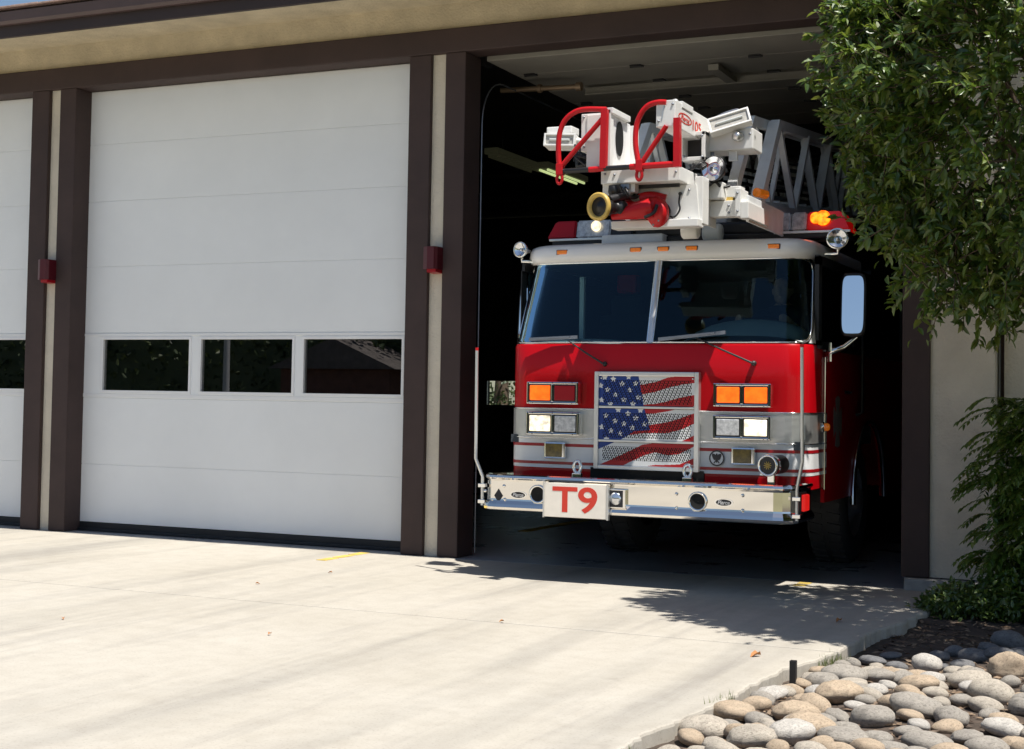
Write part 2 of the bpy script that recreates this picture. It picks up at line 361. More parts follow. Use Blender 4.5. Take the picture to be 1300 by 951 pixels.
# header beam and door posts, the stucco strips between the post pairs
B((W0,0,H1),(-1.735,.24,H2),.012).build('header_beam', M['brown'], st)
def postpair(xs, dz=0):
    for a, b in xs: B((a,0,dz),(b,.30,H1-.001),.010).build('door_post', M['brown'], st)
postpair([(-10.318,-10.103),(-9.966,-9.769),(-6.109,-5.899),(-5.760,-5.569)])
postpair([(-1.935,-1.735)], .085)
postpair([(-14.17,-13.97)])
for a, b in ((-10.103,-9.966),(-5.899,-5.760),(W0,-14.17)): B((a,.045,0),(b,.28,H1)).build('stucco_strip', M['stucco'], st)
B((-1.735,.03,.09),(-1.285,.34,H2-.02)).build('pilaster', M['stucco'], st)
B((-1.235,.16,-.1),(7.0,.34,4.9)).build('side_wall', M['stucco'], st)
B((-1.264,.20,0.0),(-1.236,.30,4.6)).build('dark_reveal', M['brown'], st)
B((-1.90,-.085,-.05),(-1.30,.05,.082),.012).build('base_curb', M['curb'], st)
# eave: soffit, fascia, gutter, shingle roof
B((W0,-.86,4.70),(7.2,.045,4.73)).build('soffit', M['stucco_top'], st)
B((W0-.2,-.90,4.550),(7.4,-.86,4.758),.004).build('fascia', M['brown_dark'], st)
m = MB()
prof = [(-.902,4.655),(-.945,4.655),(-.97,4.68),(-.98,4.762),(-.965,4.770),(-.902,4.767)]
m.prism([(W0-.2,y,z) for y,z in prof], (7.6-W0,0,0)); m.build('gutter', M['gutter'], st)
roof = MB(); roof.prism([(W0-.3,-.995,4.776),(W0-.3,-.995,4.794),(W0-.3,7.0,7.38),(W0-.3,14.6,4.93),(W0-.3,14.6,4.90),(W0-.3,7.0,7.33)], (7.8-W0,0,0))
roof = roof.build('roof', M['shingle'], st)
random.seed(5); x = W0-.3
while x < -4.0:
    wd = random.uniform(.22,.34); B((x+.003,-1.015-random.uniform(0,.012),4.790),(x+wd-.003,-.88,4.802+random.uniform(0,.006)),.002).build('shingle', M['roofedge'], roof); x += wd
# interior shell
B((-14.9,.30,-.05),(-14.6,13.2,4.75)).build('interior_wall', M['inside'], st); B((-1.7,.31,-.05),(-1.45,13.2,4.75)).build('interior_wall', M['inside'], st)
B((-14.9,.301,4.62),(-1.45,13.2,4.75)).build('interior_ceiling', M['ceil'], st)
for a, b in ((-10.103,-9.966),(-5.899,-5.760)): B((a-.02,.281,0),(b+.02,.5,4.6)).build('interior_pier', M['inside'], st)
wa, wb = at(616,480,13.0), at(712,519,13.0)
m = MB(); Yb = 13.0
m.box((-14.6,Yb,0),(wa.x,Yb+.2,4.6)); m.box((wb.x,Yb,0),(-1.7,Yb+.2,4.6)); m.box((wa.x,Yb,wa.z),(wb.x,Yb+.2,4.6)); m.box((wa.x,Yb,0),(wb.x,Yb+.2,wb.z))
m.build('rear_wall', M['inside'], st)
m = MB()
for a, b in (((wa.x,wb.z),(wa.x+.05,wa.z)),((wb.x-.05,wb.z),(wb.x,wa.z)),((wa.x,wb.z),(wb.x,wb.z+.05)),((wa.x,wa.z-.05),(wb.x,wa.z))): m.box((a[0],Yb-.02,a[1]),(b[0],Yb+.02,b[1]))
rw = m.build('rear_window', M['steel'], st)
B((wa.x+.05,Yb-.004,wb.z+.05),(wb.x-.05,Yb+.004,wa.z-.05)).build('pane', M['clearglass'], rw)
# sectional doors
ZS = [.085,.641,1.282,1.905,2.547,3.182,3.738,4.262]
def sect_door(x0, x1, wins):
    root = MB(); root.box((x0-.12,DY+.045,.085),(x1+.2,DY+.06,1.283)); root.box((x0-.12,DY+.045,1.904),(x1+.2,DY+.06,H1+.05)); [root.box((x0-.12,DY+.006,z-.012),(x1+.2,DY+.044,z+.012)) for z in ZS[1:7]]; d = root.build('garage_door', M['door'], st)
    for k in range(7):
        a, b = ZS[k], ZS[k+1]
        if k != 2:
            B((x0-.12,DY,a+.0018),(x1+.2,DY+.044,b-.0018),.003).build('door_panel', M['door'], d)
        else:
            m = MB(); xs = [x0-.12]+[q for ww in wins for q in ww]+[x1+.2]; wz0, wz1 = 1.352, 1.846
            m.box((xs[0],DY,a+.0018),(xs[-1],DY+.044,wz0)); m.box((xs[0],DY,wz1),(xs[-1],DY+.044,b-.0018))
            for i in range(0, len(xs), 2): m.box((xs[i],DY,wz0),(xs[i+1],DY+.044,wz1))
            m.build('door_panel', M['door'], d)
            for p, q in wins:
                m = MB(); t = .022
                for aa, bb in (((p-t,wz0-t),(q+t,wz0+.004)),((p-t,wz1-.004),(q+t,wz1+t)),((p-t,wz0),(p+.004,wz1)),((q-.004,wz0),(q+t,wz1))): m.box((aa[0],DY-.010,aa[1]),(bb[0],DY+.02,bb[1]),.003)
                m.build('window_frame', M['frame_white'], d)
                B((p,DY+.018,wz0),(q,DY+.026,wz1)).build('window_pane', M['doorglass'], d)
            m = MB()
            m.box((x0-.12,DY-.006,1.288),(x1+.2,DY+.001,1.322),.002); m.box((x0-.12,DY-.006,1.876),(x1+.2,DY+.001,1.900),.002); m.build('window_rail', M['frame_white'], d)
    m = MB(); m.box((x0-.12,DY-.002,.012),(x1+.2,DY+.05,.082),.006); m.box((x0-.12,DY-.03,.002),(x1+.2,DY+.03,.03),.006); m.build('bottom_seal', M['rubber'], d)
    return d
wins = [tuple(at(x,464,DY).x for x in ab) for ab in ((130.8,240.5),(255,371.5),(385.5,510.5))]
sect_door(-9.769, -6.109, wins)
off = -4.209
sect_door(-9.769+off, -6.109+off, [(a+off,b+off) for a,b in wins])
# the open door: sections lying under the ceiling on their tracks
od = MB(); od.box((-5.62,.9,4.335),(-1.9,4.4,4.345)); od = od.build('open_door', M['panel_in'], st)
y = .262; zz = [4.215,4.215,4.215,4.215,4.215,4.215]
for k in range(6):
    t0 = .03 if k == 0 else 0
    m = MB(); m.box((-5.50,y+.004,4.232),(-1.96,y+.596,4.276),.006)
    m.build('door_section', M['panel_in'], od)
    for hx in (-5.35,-4.35,-3.3,-2.15):
        m = MB(); m.box((hx-.05,y+.555,4.222),(hx+.05,y+.64,4.230)); m.tube([(hx-.06,y+.598,4.220),(hx+.06,y+.598,4.220)], .010, 6); m.build('hinge', M['dark_steel'], od)
    y += .6 if k != 1 else .74
for yy in (1.545,):
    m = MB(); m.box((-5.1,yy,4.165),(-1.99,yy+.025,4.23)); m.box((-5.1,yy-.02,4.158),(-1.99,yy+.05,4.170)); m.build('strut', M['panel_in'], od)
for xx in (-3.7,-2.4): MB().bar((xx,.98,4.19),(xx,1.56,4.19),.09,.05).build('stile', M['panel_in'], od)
# tracks, spring tube, bracket
m = MB(); tx = at(606,500,.30).x
pts = [(tx,.30,0.02),(tx,.30,3.7)]+[(tx,.30+.42*(1-cos(a)),3.7+.42*sin(a)) for a in [i*pi/16 for i in range(1,9)]]+[(tx,4.5,4.14)]
m.tube(pts, .007, 8); tr = m.build('door_track', M['steel'], st)
m = MB(); m.tube([(p[0]+3.60 if 1 else 0,p[1],p[2]) for p in pts], .013, 8); m.build('door_track', M['steel'], st)
m = MB(); p = at(618,62,.5); m.box((p.x-.02,.42,p.z-.16),(p.x+.03,.56,p.z+.1)); m.box((p.x-.02,.42,p.z+.0),(p.x+.36,.52,p.z+.05)); m.build('track_bracket', M['dark_steel'], st)
p, q = at(636,115,1.0), at(736,110,1.0)
m = MB(); m.tube([p,q], .024, 10); m.tube([(q.x-.03,q.y,q.z),q+Vector((.02,0,0))], .04, 10); m.tube([p.lerp(q,.48),p.lerp(q,.52)], .04, 10); m.build('spring_tube', M['copper_tube'], st)
# dark clutter pieces high on the far wall: pipes and a heater
m = MB(); m.tube([(-14.3,6.0,4.2),(-1.8,6.0,4.2)], .05, 8); m.tube([(-14.3,8.5,4.3),(-1.8,8.5,4.3)], .07, 8); m.build('ceiling_pipe', M['dark_steel'], st)
# rear garden seen through the back window
# ================================================================== THINGS ON THE FACADE
def wallbox(x0, x1, z0, z1, label):
    t = thing('alarm_box', label, 'wall box', ((x0+x1)/2,.04,z0), 'red boxes on the pale strips between doors')
    m = MB(); m.prism([(x0,.04,z0+.03),(x0,-.10,z0+.03),(x0+.05,-.13,z0+.03),(x1-.02,-.13,z0+.03),(x1,-.10,z0+.03),(x1,.04,z0+.03)], (0,0,z1-z0-.03))
    m.build('casing', M['wallbox'], t)
    m = MB(); m.prism([(x0+.03,.03,z0),(x0+.03,-.09,z0+.005),(x1-.01,-.11,z0+.005),(x1-.01,.03,z0)], (0,0,.028)); m.build('lens', M['red_off'], t)
wallbox(-5.885,-5.752,2.385,2.605,'dark red box on the pale strip beside the open bay')
wallbox(-10.09,-9.955,2.375,2.60,'dark red box on the pale strip left of the closed middle door')
def fixture(x, y0, y1, z, label, lit_=True):
    t = thing('fluorescent_light', label, 'ceiling light', (x,(y0+y1)/2,z), 'fluorescent lights inside the bays')
    B((x-.085,y0,z+.03),(x+.085,y1,z+.10),.01).build('housing', M['fixture'], t)
    for dx in (-.05,.05): MB().tube([(x+dx,y0+.06,z+.012),(x+dx,y1-.06,z+.012)], .016, 8).build('tube', M['fluor'] if lit_ else M['fixture'], t)
    m = MB()
    for yy in (y0+.3,y1-.3): m.tube([(x,yy,z+.12),(x,yy,4.63)], .008, 6)
    m.build('hanger', M['dark_steel'], t)
a = gnd(690,216,4.0); b = gnd(757,234,4.0)
fixture(a.x-.02, a.y, b.y, 4.0, 'brighter fluorescent light fitting in the dark bay behind the ladder tip')
a = gnd(618,199,4.0)
fixture(a.x+.05, a.y, a.y+1.25, 4.0, 'dull fluorescent light fitting deep in the dark bay near the door post', False)
# ================================================================== THE FIRE TRUCK
XC, AX = -3.68, 1.60
truck = thing('fire_truck', 'red and white ladder fire truck with flag grille nosing out of the open bay', 'fire truck', (XC, AX, 0))
def P(name, mb, m, parent=None): return mb.build(name, M[m] if isinstance(m, str) else [M[q] for q in m], parent or truck)
def cpt(s, z, Yf, hw, r):
    sg = 1 if s >= 0 else -1; a = abs(s); fl = hw-r; arc = r*pi/2
    if a <= fl: x, y = a, 0
    elif a <= fl+arc: t = (a-fl)/r; x, y = fl+r*sin(t), r*(1-cos(t))
    else: x, y = hw, r+a-fl-arc
    return Vector((XC+sg*x, Yf+y+.035*min(1, a/fl)**2, z))
HW, RC = 1.185, .20
END = HW-RC+RC*pi/2+.42
def srange(s0, s1, n=34): return [s0+(s1-s0)*i/n for i in range(n+1)]
def band(levels, s0=-END, s1=END, n=64):           # levels: (z, Yf, hw, r)
    return MB().grid([[cpt(s, *l) for s in srange(s0, s1, n)] for l in levels])
YF = -.62
def lv(z, d=0.0): return (z, YF-d, HW+d, RC+d)
# painted skin, with the ribbed steel band and the striped white band wrapped round it
P('cab_front', band([lv(1.268), lv(1.5), (1.745,YF,HW,RC), (1.765,YF+.012,HW-.005,RC)]), 'red')
for s0, s1 in ((-END,-.46),(.44,END)): P('lower_panel', band([lv(.715), lv(.818)], s0, s1, 24), 'red')
m = MB(); n = 26
for k in range(n):
    z0 = 1.046+k*(1.262-1.046)/n; dz = (1.262-1.046)/n
    g_ = [[cpt(s, *l) for s in srange(-END, END, 64)] for l in (lv(z0,.002), lv(z0+dz*.3,.006), lv(z0+dz*.7,.006), lv(z0+dz,.002))]
    m.grid(g_, False)
P('ribbed_band', m, 'alu')
for z in (1.042, 1.266):
    P('trim_strip', band([lv(z-.004,.003), lv(z-.002,.011), lv(z+.004,.011), lv(z+.006,.003)]), 'chrome')
P('white_band', band([lv(.814,.002), lv(1.038,.002)]), 'white')
for z0, z1 in ((.977,1.000),(.840,.862)): P('stripe', band([lv(z0,.0045), lv(z1,.0045)]), 'stripe_red')
# dark mouth below the grille
P('grille_void', B((XC-.455,YF-.004,.69),(XC+.435,YF+.3,.83)), 'blackrough')
# upper cab: windshield shell
WZ0, WZ1 = 1.775, 2.405
def wl(z):
    t = (z-WZ0)/(WZ1-WZ0); return (z, YF+.022+.185*t, HW-.008-.055*t, RC+.01)
def smax(z, inset=0.0):
    S = 1.235+inset*0; rr = .12; d = min(z-WZ0, WZ1-z)
    S -= inset
    return S if d >= rr else S-rr+sqrt(max(0, rr*rr-(rr-d)**2))
PE = HW-RC+RC*pi/2+.16
zs = [WZ0+(WZ1-WZ0)*i/28 for i in range(29)]
for sg in (-1, 1):
    m = MB()
    m.grid([[cpt(sg*(.022+(smax(z)-.022)*j/20), *wl(z)) for j in range(21)] for z in zs]); pane = P('windshield_pane', m, 'glass')
    m = MB()          # chrome bead and black gasket round the pane
    loop = [(.022, z) for z in zs[::4]]+[(smax(z), z) for z in zs[::-1]]
    loop = [(.022, WZ0)]+[(.022+(smax(WZ0)-.022)*i/12, WZ0) for i in range(1,12)]+[(smax(z), z) for z in zs]+[(.022+(smax(WZ1)-.022)*i/12, WZ1) for i in range(11,-1,-1)]+[(.022, WZ0)]
    def off(z, d): l = wl(z); return (l[0], l[1]-d, l[2]+d, l[3]+d)
    m.tube([cpt(sg*s, *off(z, .004)) for s, z in loop], .0075, 6, cap=False); P('windshield_trim', m, 'chrome', pane)
    m = MB(); m.tube([cpt(sg*(s+(.016 if s > .5 else 0)), *off(z+(.015 if z > 2.3 else -.012 if z < 1.8 else 0), .003)) for s, z in loop[12:-1]], .009, 6); P('gasket', m, 'black', pane)
    m = MB()          # white pillar outside the pane
    m.grid([[cpt(sg*(smax(z)+(PE-smax(z))*j/10), *wl(z)) for j in range(11)] for z in zs]); P('front_pillar', m, 'white')
P('centre_bar', MB().grid([[cpt(s, z, wl(z)[1]-d, wl(z)[2], wl(z)[3]) for s, d in ((-.024,0),(-.016,.012),(.016,.012),(.024,0))] for z in (WZ0-.005, WZ1+.005)]), 'alu')
# roof cap with a rolled front edge
rl = [(2.402,YF+.205,HW-.06,.2),(2.42,YF+.172,HW-.035,.22),(2.46,YF+.163,HW-.03,.22),(2.505,YF+.170,HW-.032,.22),(2.532,YF+.188,HW-.040,.22),(2.549,YF+.215,HW-.062,.22),(2.557,YF+.25,HW-.10,.2),(2.561,YF+.6,HW-.45,.2)]
m = MB(); m.grid([[cpt(s, *l) for s in srange(-2.9, 2.9, 72)] for l in rl]); m.box((XC-.9,YF+.55,2.545),(XC+.9,1.9,2.562)); P('roof_cap', m, 'white')
for px in (711, 806, 841, 877, 980):
    p = at(px, 312 if px > 800 else 316, -.47); x = p.x; z = 2.478
    p = cpt(x-XC, *rl[3]); m = MB(); m.box((x-.042,p.y-.012,z-.006),(x+.042,p.y+.05,z+.026),.008)
    mk = P('marker_light', m, 'amber_off'); P('marker_base', B((x-.05,p.y-.004,z-.012),(x+.05,p.y+.05,z+.031),.006), 'dark_steel', mk)
# cab side walls: doors with windows, wheel arches
for sg in (-1, 1):
    X = XC+sg*HW; nx = 'cab_side'
    def sidepoly(pts, th=.03): return [(X-(th if sg > 0 else 0), y, z) for y, z in pts], (th, 0, 0)
    arch = [(AX-.66*cos(a), .53+.66*sin(a)) for a in [pi*i/16 for i in range(17)]]
    m = MB(); low = [(-.02,.60)]+[(.94,.60) if i == 0 else q for i, q in enumerate(arch)]+[(3.3,.53),(3.3,1.765),(-.02,1.765)]
    poly, d = sidepoly(low); m.prism(poly, d); P('cab_side', m, 'red')
    m = MB()
    for a, b in (((-.3,1.765),(-.2,2.42)),((.95,1.765),(1.08,2.42)),((3.1,1.765),(3.3,2.42))): m.box((X-.02,a[0],a[1]),(X+.02*0+.012*sg,b[0],b[1]))
    m.box((X-.02,-.3,2.36),(X+.012,3.3,2.43)); m.box((X-.02,-.3,1.74),(X+.012,3.3,1.80)); P('window_frame', m, 'black')
    P('side_window', B((X-.006,-.2,1.80),(X,.95,2.36)), 'glass'); P('side_window', B((X-.006,1.08,1.80),(X,3.1,2.36)), 'glass')
    m = MB(); rim = [(X+sg*.012, y, z) for y, z in arch]; m.tube(rim, .022, 8); P('arch_trim', m, 'chrome')
    P('door_edge_trim', MB().tube([(X+sg*.006,-.06,.70),(X+sg*.006,-.06,1.74)], .008, 6), 'chrome')
    m = MB(); m.tube([(X+sg*.01,1.05,1.25),(X+sg*.06,1.05,1.27),(X+sg*.06,1.05,1.9),(X+sg*.01,1.05,1.92)], .014, 8); P('grab_rail', m, 'black')
    # side turn lamp
    c = Vector((X+sg*.005, -.13, 1.165)); m = MB(); m.lathe([(.001,.0),(.045,0),(.04,.012),(.03,.02)], c, (sg,0,0), 16); lp = P('side_lamp', m, 'chrome')
    m = MB(); m.lathe([(.028,.015),(.03,.04),(.02,.055),(.001,.058)], c, (sg,0,0), 14); P('lens', m, 'amber_off', lp)
# door badge on the near side (fire service cross), door handle
X = XC+HW+.003; c = Vector((X, .40, 1.20)); m = MB()
for k in range(4):
    a = k*pi/2; pts = [(.035,-.04),(.135,-.085),(.15,0),(.135,.085),(.035,.04)]
    m.prism([c+Vector((0, p*cos(a)-q*sin(a), 1.35*(p*sin(a)+q*cos(a)))) for p, q in pts], (.002,0,0))
m.lathe([(.001,.004),(.05,.004),(.055,.0)], c, (1,0,0), 16, False); P('door_badge', m, 'emblem')
P('door_handle', MB().tube([(X,.62,1.43),(X+.03,.64,1.43),(X+.03,.76,1.43),(X,.78,1.43)], .012, 8), 'chrome')
# cab inside: floor, bulkhead, dash, seats, wheel
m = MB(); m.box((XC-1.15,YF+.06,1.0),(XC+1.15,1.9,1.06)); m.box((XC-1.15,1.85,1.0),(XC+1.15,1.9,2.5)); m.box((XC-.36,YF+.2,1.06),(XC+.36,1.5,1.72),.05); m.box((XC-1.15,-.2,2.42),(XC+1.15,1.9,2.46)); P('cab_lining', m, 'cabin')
m = MB(); rows = []
for i in range(25):
    x = -1.13+2.26*i/24; h = .175*max(0, 1-((x-.68)/.47)**2)**.5 if abs(x-.68) < .47 else 0
    h += .03*max(0, 1-((x+.7)/.4)**2)**.5 if abs(x+.7) < .4 else 0
    rows.append([Vector((XC+x, YF+.10+.42*j/5, 1.76+h*sin(min(1,(j+1)/4)*pi/2)+.008*j*(1 if j < 5 else -12))) for j in range(6)])
m.grid(rows); P('dashboard', m, 'dash')
for sx in (-.72, .72):
    m = MB(); m.box((XC+sx-.27,.35,1.35),(XC+sx+.27,.85,1.5),.05); m.box((XC+sx-.25,.78,1.45),(XC+sx+.25,.95,2.08),.07); m.box((XC+sx-.14,.80,2.06),(XC+sx+.14,.92,2.24),.04); P('seat', m, 'seat')
a = at(740,352,-.12); b = at(739,436,-.12); P('grab_pole', MB().box((a.x-.018,-.14,b.z),(a.x+.018,-.10,a.z)), 'greybar')
a = at(795,355,.9); P('red_bag', B((a.x-.09,.9,a.z-.12),(a.x+.09,1.05,a.z+.1),.03), 'red2')
sw = Vector((XC+.70,.02,1.86)); ax = Vector((0,-.55,.83)).normalized()
m = MB(); u = Vector((1,0,0)); v = ax.cross(u)
m.tube([sw+(u*cos(t)+v*sin(t))*.23 for t in [2*pi*i/28 for i in range(29)]], .016, 8, cap=False)
for t in (0, 2.1, 4.2): m.bar(sw, sw+(u*cos(t)+v*sin(t))*.22, .03, .015)
m.tube([sw, sw-ax*.45], .03, 8); P('steering_wheel', m, 'black')
# ---- grille with the flag print: perforated plates, each slot really open
gx0, gx1 = XC-.415, XC+.405; gz0, gz1 = .822, 1.553; GY = YF-.05
m = MB()
for a, b in (((gx0,gz0),(gx0+.034,gz1)),((gx1-.034,gz0),(gx1,gz1)),((gx0+.034,gz1-.034),(gx1-.034,gz1)),((gx0+.034,gz0),(gx1-.034,gz0+.03))): m.box((a[0],GY,a[1]),(b[0],YF+.01,b[1]),.006)
gr = P('grille', m, 'alu')
P('grille_back', B((gx0+.01,YF-.006,gz0+.01),(gx1-.01,YF-.002,gz1-.01)), 'blackrough', gr)
KX = [135,330,500,600,700,800,915]
BD = [[200,190,172,150,112,100,92],[300,270,252,232,197,172,155],[400,360,340,330,307,275,252],[470,440,418,408,390,365,345],[560,530,515,497,478,445,400],[640,600,575,570,568,540,485],[850,755,668,652,655,640,580],[900,850,762,728,750,735,670],[900,880,850,832,828,820,765]]
STARS = [(180,115),(250,130),(378,110),(145,185),(325,170),(437,165),(205,220),(388,220),(155,305),(270,262),(340,300),(460,280),(415,335),(228,338),(295,385),(375,415),(478,385),(195,437),(440,450),(270,478),(345,500),(512,500),(160,530),(412,530),(238,560),(315,582),(200,630)]
def lerp(xs, ys, x):
    if x <= xs[0]: return ys[0]
    for i in range(len(xs)-1):
        if x <= xs[i+1]: return ys[i]+(ys[i+1]-ys[i])*(x-xs[i])/(xs[i+1]-xs[i])
    return ys[-1]
WHT, REDC, BLU = (.88,.88,.86,1), (.55,.010,.016,1), (.010,.05,.27,1)
def flagcol(x, y):
    if x < lerp([105,350,545],[460,505,560],y) and y < lerp([135,330,430,560],[715,625,560,545],x):
        for sx, sy in STARS:
            dx, dy = x-sx, y-sy; d = sqrt(dx*dx+dy*dy)
            if d < 26:
                a = (math.atan2(dx, -dy)+2*pi) % (2*pi/5); a = min(a, 2*pi/5-a)
                if d*(cos(a)+1.38*sin(a)*1.0) < 25.5*1.0 - 0.0 and d < 26*(.382+.618*(1-a/(pi/5)))*1.12: return WHT
        return BLU
    n = sum(1 for b in BD if y > lerp(KX, b, x)); return REDC if n % 2 else WHT
def slot(x, y):
    lean = -.42 if x < 520 else .42
    px, py = 16.25, 39.0
    xs = x-lean*y; c = math.floor(xs/px); yy = y+(19.5 if c % 2 else 0)
    return (xs/px) % 1 < .58 and (yy/py) % 1 < .80
fm, ft, fb = newmat('flag_print'); va = ft.nodes.new('ShaderNodeVertexColor'); va.layer_name = 'print'; ft.links.new(va.outputs[0], fb.inputs['Base Color']); fb.inputs['Roughness'].default_value = .4
def px2x(x): return gx0+.034+(x-135)/780*(gx1-gx0-.068)
def py2z(y): return gz1-.034-(y-105)/740*(gz1-gz0-.064)
CE = 3.25
for (y0, y1) in ((105,349),(375,632),(655,845)):
    vs = {}; vl = []; fs = []; cols = []
    def vid(i, j):
        if (i,j) not in vs: vs[(i,j)] = len(vl); vl.append(Vector((px2x(135+i*CE), GY+.018, py2z(y0+j*CE))))
        return vs[(i,j)]
    ni, nj = int(780/CE), int((y1-y0)/CE)
    for i in range(ni):
        for j in range(nj):
            x, y = 135+(i+.5)*CE, y0+(j+.5)*CE
            if 168 < x < 888 and y0+34 < y < y1-(14 if y1 < 800 else 42) and slot(x, y): continue
            fs.append([vid(i,j), vid(i,j+1), vid(i+1,j+1), vid(i+1,j)]); cols.append(flagcol(x, y))
    m = MB(); m.add(vl, fs); o = m.build('flag_plate', fm, gr)
    ca = o.data.color_attributes.new('print', 'FLOAT_COLOR', 'CORNER')
    flat = []
    for c in cols: flat += list(c)*4
    ca.data.foreach_set('color', flat)
for y in (362, 643): P('grille_bar', B((gx0+.034,GY+.004,py2z(y)-.008),(gx1-.034,GY+.03,py2z(y)+.008),.003), 'alu', gr)
for x, z in ((gx0+.05,gz1-.05),(gx1-.05,gz1-.05),(gx0+.05,gz0+.045),(gx1-.05,gz0+.045)): P('screw', MB().lathe([(.008,0),(.006,.006),(.001,.007)], (x,GY+.017,z), (0,-1,0), 8), 'chrome', gr)
# ---- lamps on the face
def bezel(name, x0, x1, z0, z1, lenses, depth=.075):
    m = MB(); y1 = YF+.01; y0 = YF-depth; t = .020
    m.box((x0,y0+.014,z0),(x1,y1,z1),.016)
    n = len(lenses); w = (x1-x0-t*(n+1))/n
    for a, b in (((x0+.002,z0+.002),(x0+t,z1-.002)),((x1-t,z0+.002),(x1-.002,z1-.002)),((x0+t,z1-t),(x1-t,z1-.002)),((x0+t,z0+.002),(x1-t,z0+t))): m.box((a[0],y0,a[1]),(b[0],y0+.02,b[1]),.006)
    for k in range(1, n): xx = x0+t+k*(w+t)-t; m.box((xx,y0,z0+t),(xx+t,y0+.02,z1-t),.004)
    o = P(name, m, 'chrome')
    for k, (ln, lm) in enumerate(lenses):
        a = x0+t+k*(w+t); P('lens_surround', B((a,y0+.008,z0+t),(a+w,y0+.016,z1-t)), 'dark_steel', o)
        P(ln, B((a+.009,y0-.003,z0+t+.009),(a+w-.009,y0+.012,z1-t-.009),.008), lm, o)
    for zz in (z0+.010, z1-.010):
        for q in (.12,.5,.88): P('screw', MB().lathe([(.006,0),(.004,.004),(.001,.005)], (x0+(x1-x0)*q, y0, zz), (0,-1,0), 6), 'dark_steel', o)
    return o
XL = -3.66-.0
bezel('turn_signal', XL-.985, XL-.555, 1.300, 1.472, [('amber_lens','amber_lit'),('red_lens','red_off')])
bezel('turn_signal', XL+.500, XL+.930, 1.304, 1.476, [('amber_lens','amber_lit'),('amber_lens','amber_lit')])
bezel('headlight', XL-.985, XL-.545, 1.064, 1.242, [('headlight_lens','head_lit'),('headlight_lens','head')])
bezel('headlight', XL+.500, XL+.930, 1.068, 1.244, [('headlight_lens','head'),('headlight_lens','head_lit')])
for x0 in (-.850,.628): 
    m = MB(); m.box((XL+x0,YF-.03,.885),(XL+x0+.175,YF+.01,1.012),.012); o = P('fog_lamp', m, 'chrome'); P('fog_lens', B((XL+x0+.014,YF-.036,.898),(XL+x0+.150,YF-.02,1.0),.006), 'fog', o)
# round seal on the stripe
c = Vector((at(910,581,YF-.006).x, YF-.007, .928)); m = MB()
m.lathe([(.001,0),(.058,0),(.058,-.006)], c, (0,-1,0), 28, False); sl_ = P('seal_badge', m, 'white')
m = MB(); m.lathe([(.058,.001),(.048,.0015),(.048,.0)], c, (0,-1,0), 28, False); P('ring', m, 'ink', sl_)
m = MB(); e = c+Vector((0,-.002,0))
for sg in (-1, 1):
    m.prism([e+Vector((sg*a, 0, b)) for a, b in ((.003,.012),(.014,.030),(.034,.034),(.036,.018),(.028,-.002),(.018,-.016),(.006,-.008))], (0,-.0015,0))
    m.bar(e+Vector((sg*.008,-.001,-.02)), e+Vector((sg*.02,-.001,-.036)), .006)
m.prism([e+Vector((a,0,b)) for a, b in ((-.010,.02),(-.004,.034),(.004,.034),(.010,.02),(.010,-.018),(0,-.034),(-.010,-.018))], (0,-.002,0)); P('eagle_mark', m, 'ink', sl_)
# ---- bumper: rolled steel channel swept round the nose
BY = -1.05; XB = -3.665
path = [(-1.185,YF+.15),(-1.185,-.93),(-1.165,-.99),(-1.115,-1.035),(-1.05,BY),(1.05,BY),(1.115,-1.035),(1.165,-.99),(1.185,-.93),(1.185,YF+.15)]
prof = [(.30,.770),(.012,.772),(-.002,.764),(-.006,.748),(.008,.734),(.012,.720),(.012,.590),(.010,.578),(-.010,.552),(-.018,.530),(-.012,.512),(.0,.505),(.02,.503),(.30,.503)]
def sweep(path, prof):
    rows = []
    n = len(path)
    for d, z in prof:
        row = []
        for i, (x, y) in enumerate(path):
            a = Vector(path[max(i-1,0)]); b = Vector(path[min(i+1,n-1)]); t1 = (Vector(path[i])-a); t2 = (b-Vector(path[i]))
            t = ((t1.normalized() if t1.length else Vector((0,0)))+(t2.normalized() if t2.length else Vector((0,0)))).normalized(); nn = Vector((-t.y, t.x))
            if d > .1: row.append(Vector((XB+max(-1.1,min(1.1,x*.94)), max(y, -.78 if abs(x) < 1.17 else y), z)))
            else: row.append(Vector((XB+x+nn.x*d, y+nn.y*d, z)))
        rows.append(row)
    return rows
rows = sweep(path, prof)
m = MB(); m.grid([r for r in rows], False)
bump = P('bumper', m, 'bumper')
P('gravel_shield', B((XB-1.12,-1.0,.764),(XB+1.12,YF+.05,.768)), 'bumper', bump)
for i, p in enumerate(bump.data.polygons): p.use_smooth = False
BF = BY+.012
def horn(px, py):
    c = Vector((at(px,py,BF).x, BF, .632)); m = MB()
    m.lathe([(.068,-.001),(.070,.010),(.060,.014),(.052,.006)], c, (0,-1,0), 28); h = P('horn_bell', m, 'chrome', bump)
    m = MB(); m.lathe([(.052,.006),(.040,-.03),(.028,-.07),(.001,-.075)], c, (0,-1,0), 24); return h
def bell(px):
    c = Vector((at(px,634,BF).x, BF-.012, .636)); m = MB()
    m.lathe([(.066,-.012),(.070,0),(.062,.004),(.054,-.003)], c, (0,-1,0), 28); P('horn_bell', m, 'chrome', bump)
    m = MB(); m.lathe([(.054,-.002),(.02,-.0105),(.001,-.0106)], c, (0,-1,0), 24); P('horn_throat', m, 'blackrough', bump)
bell(683); bell(886)
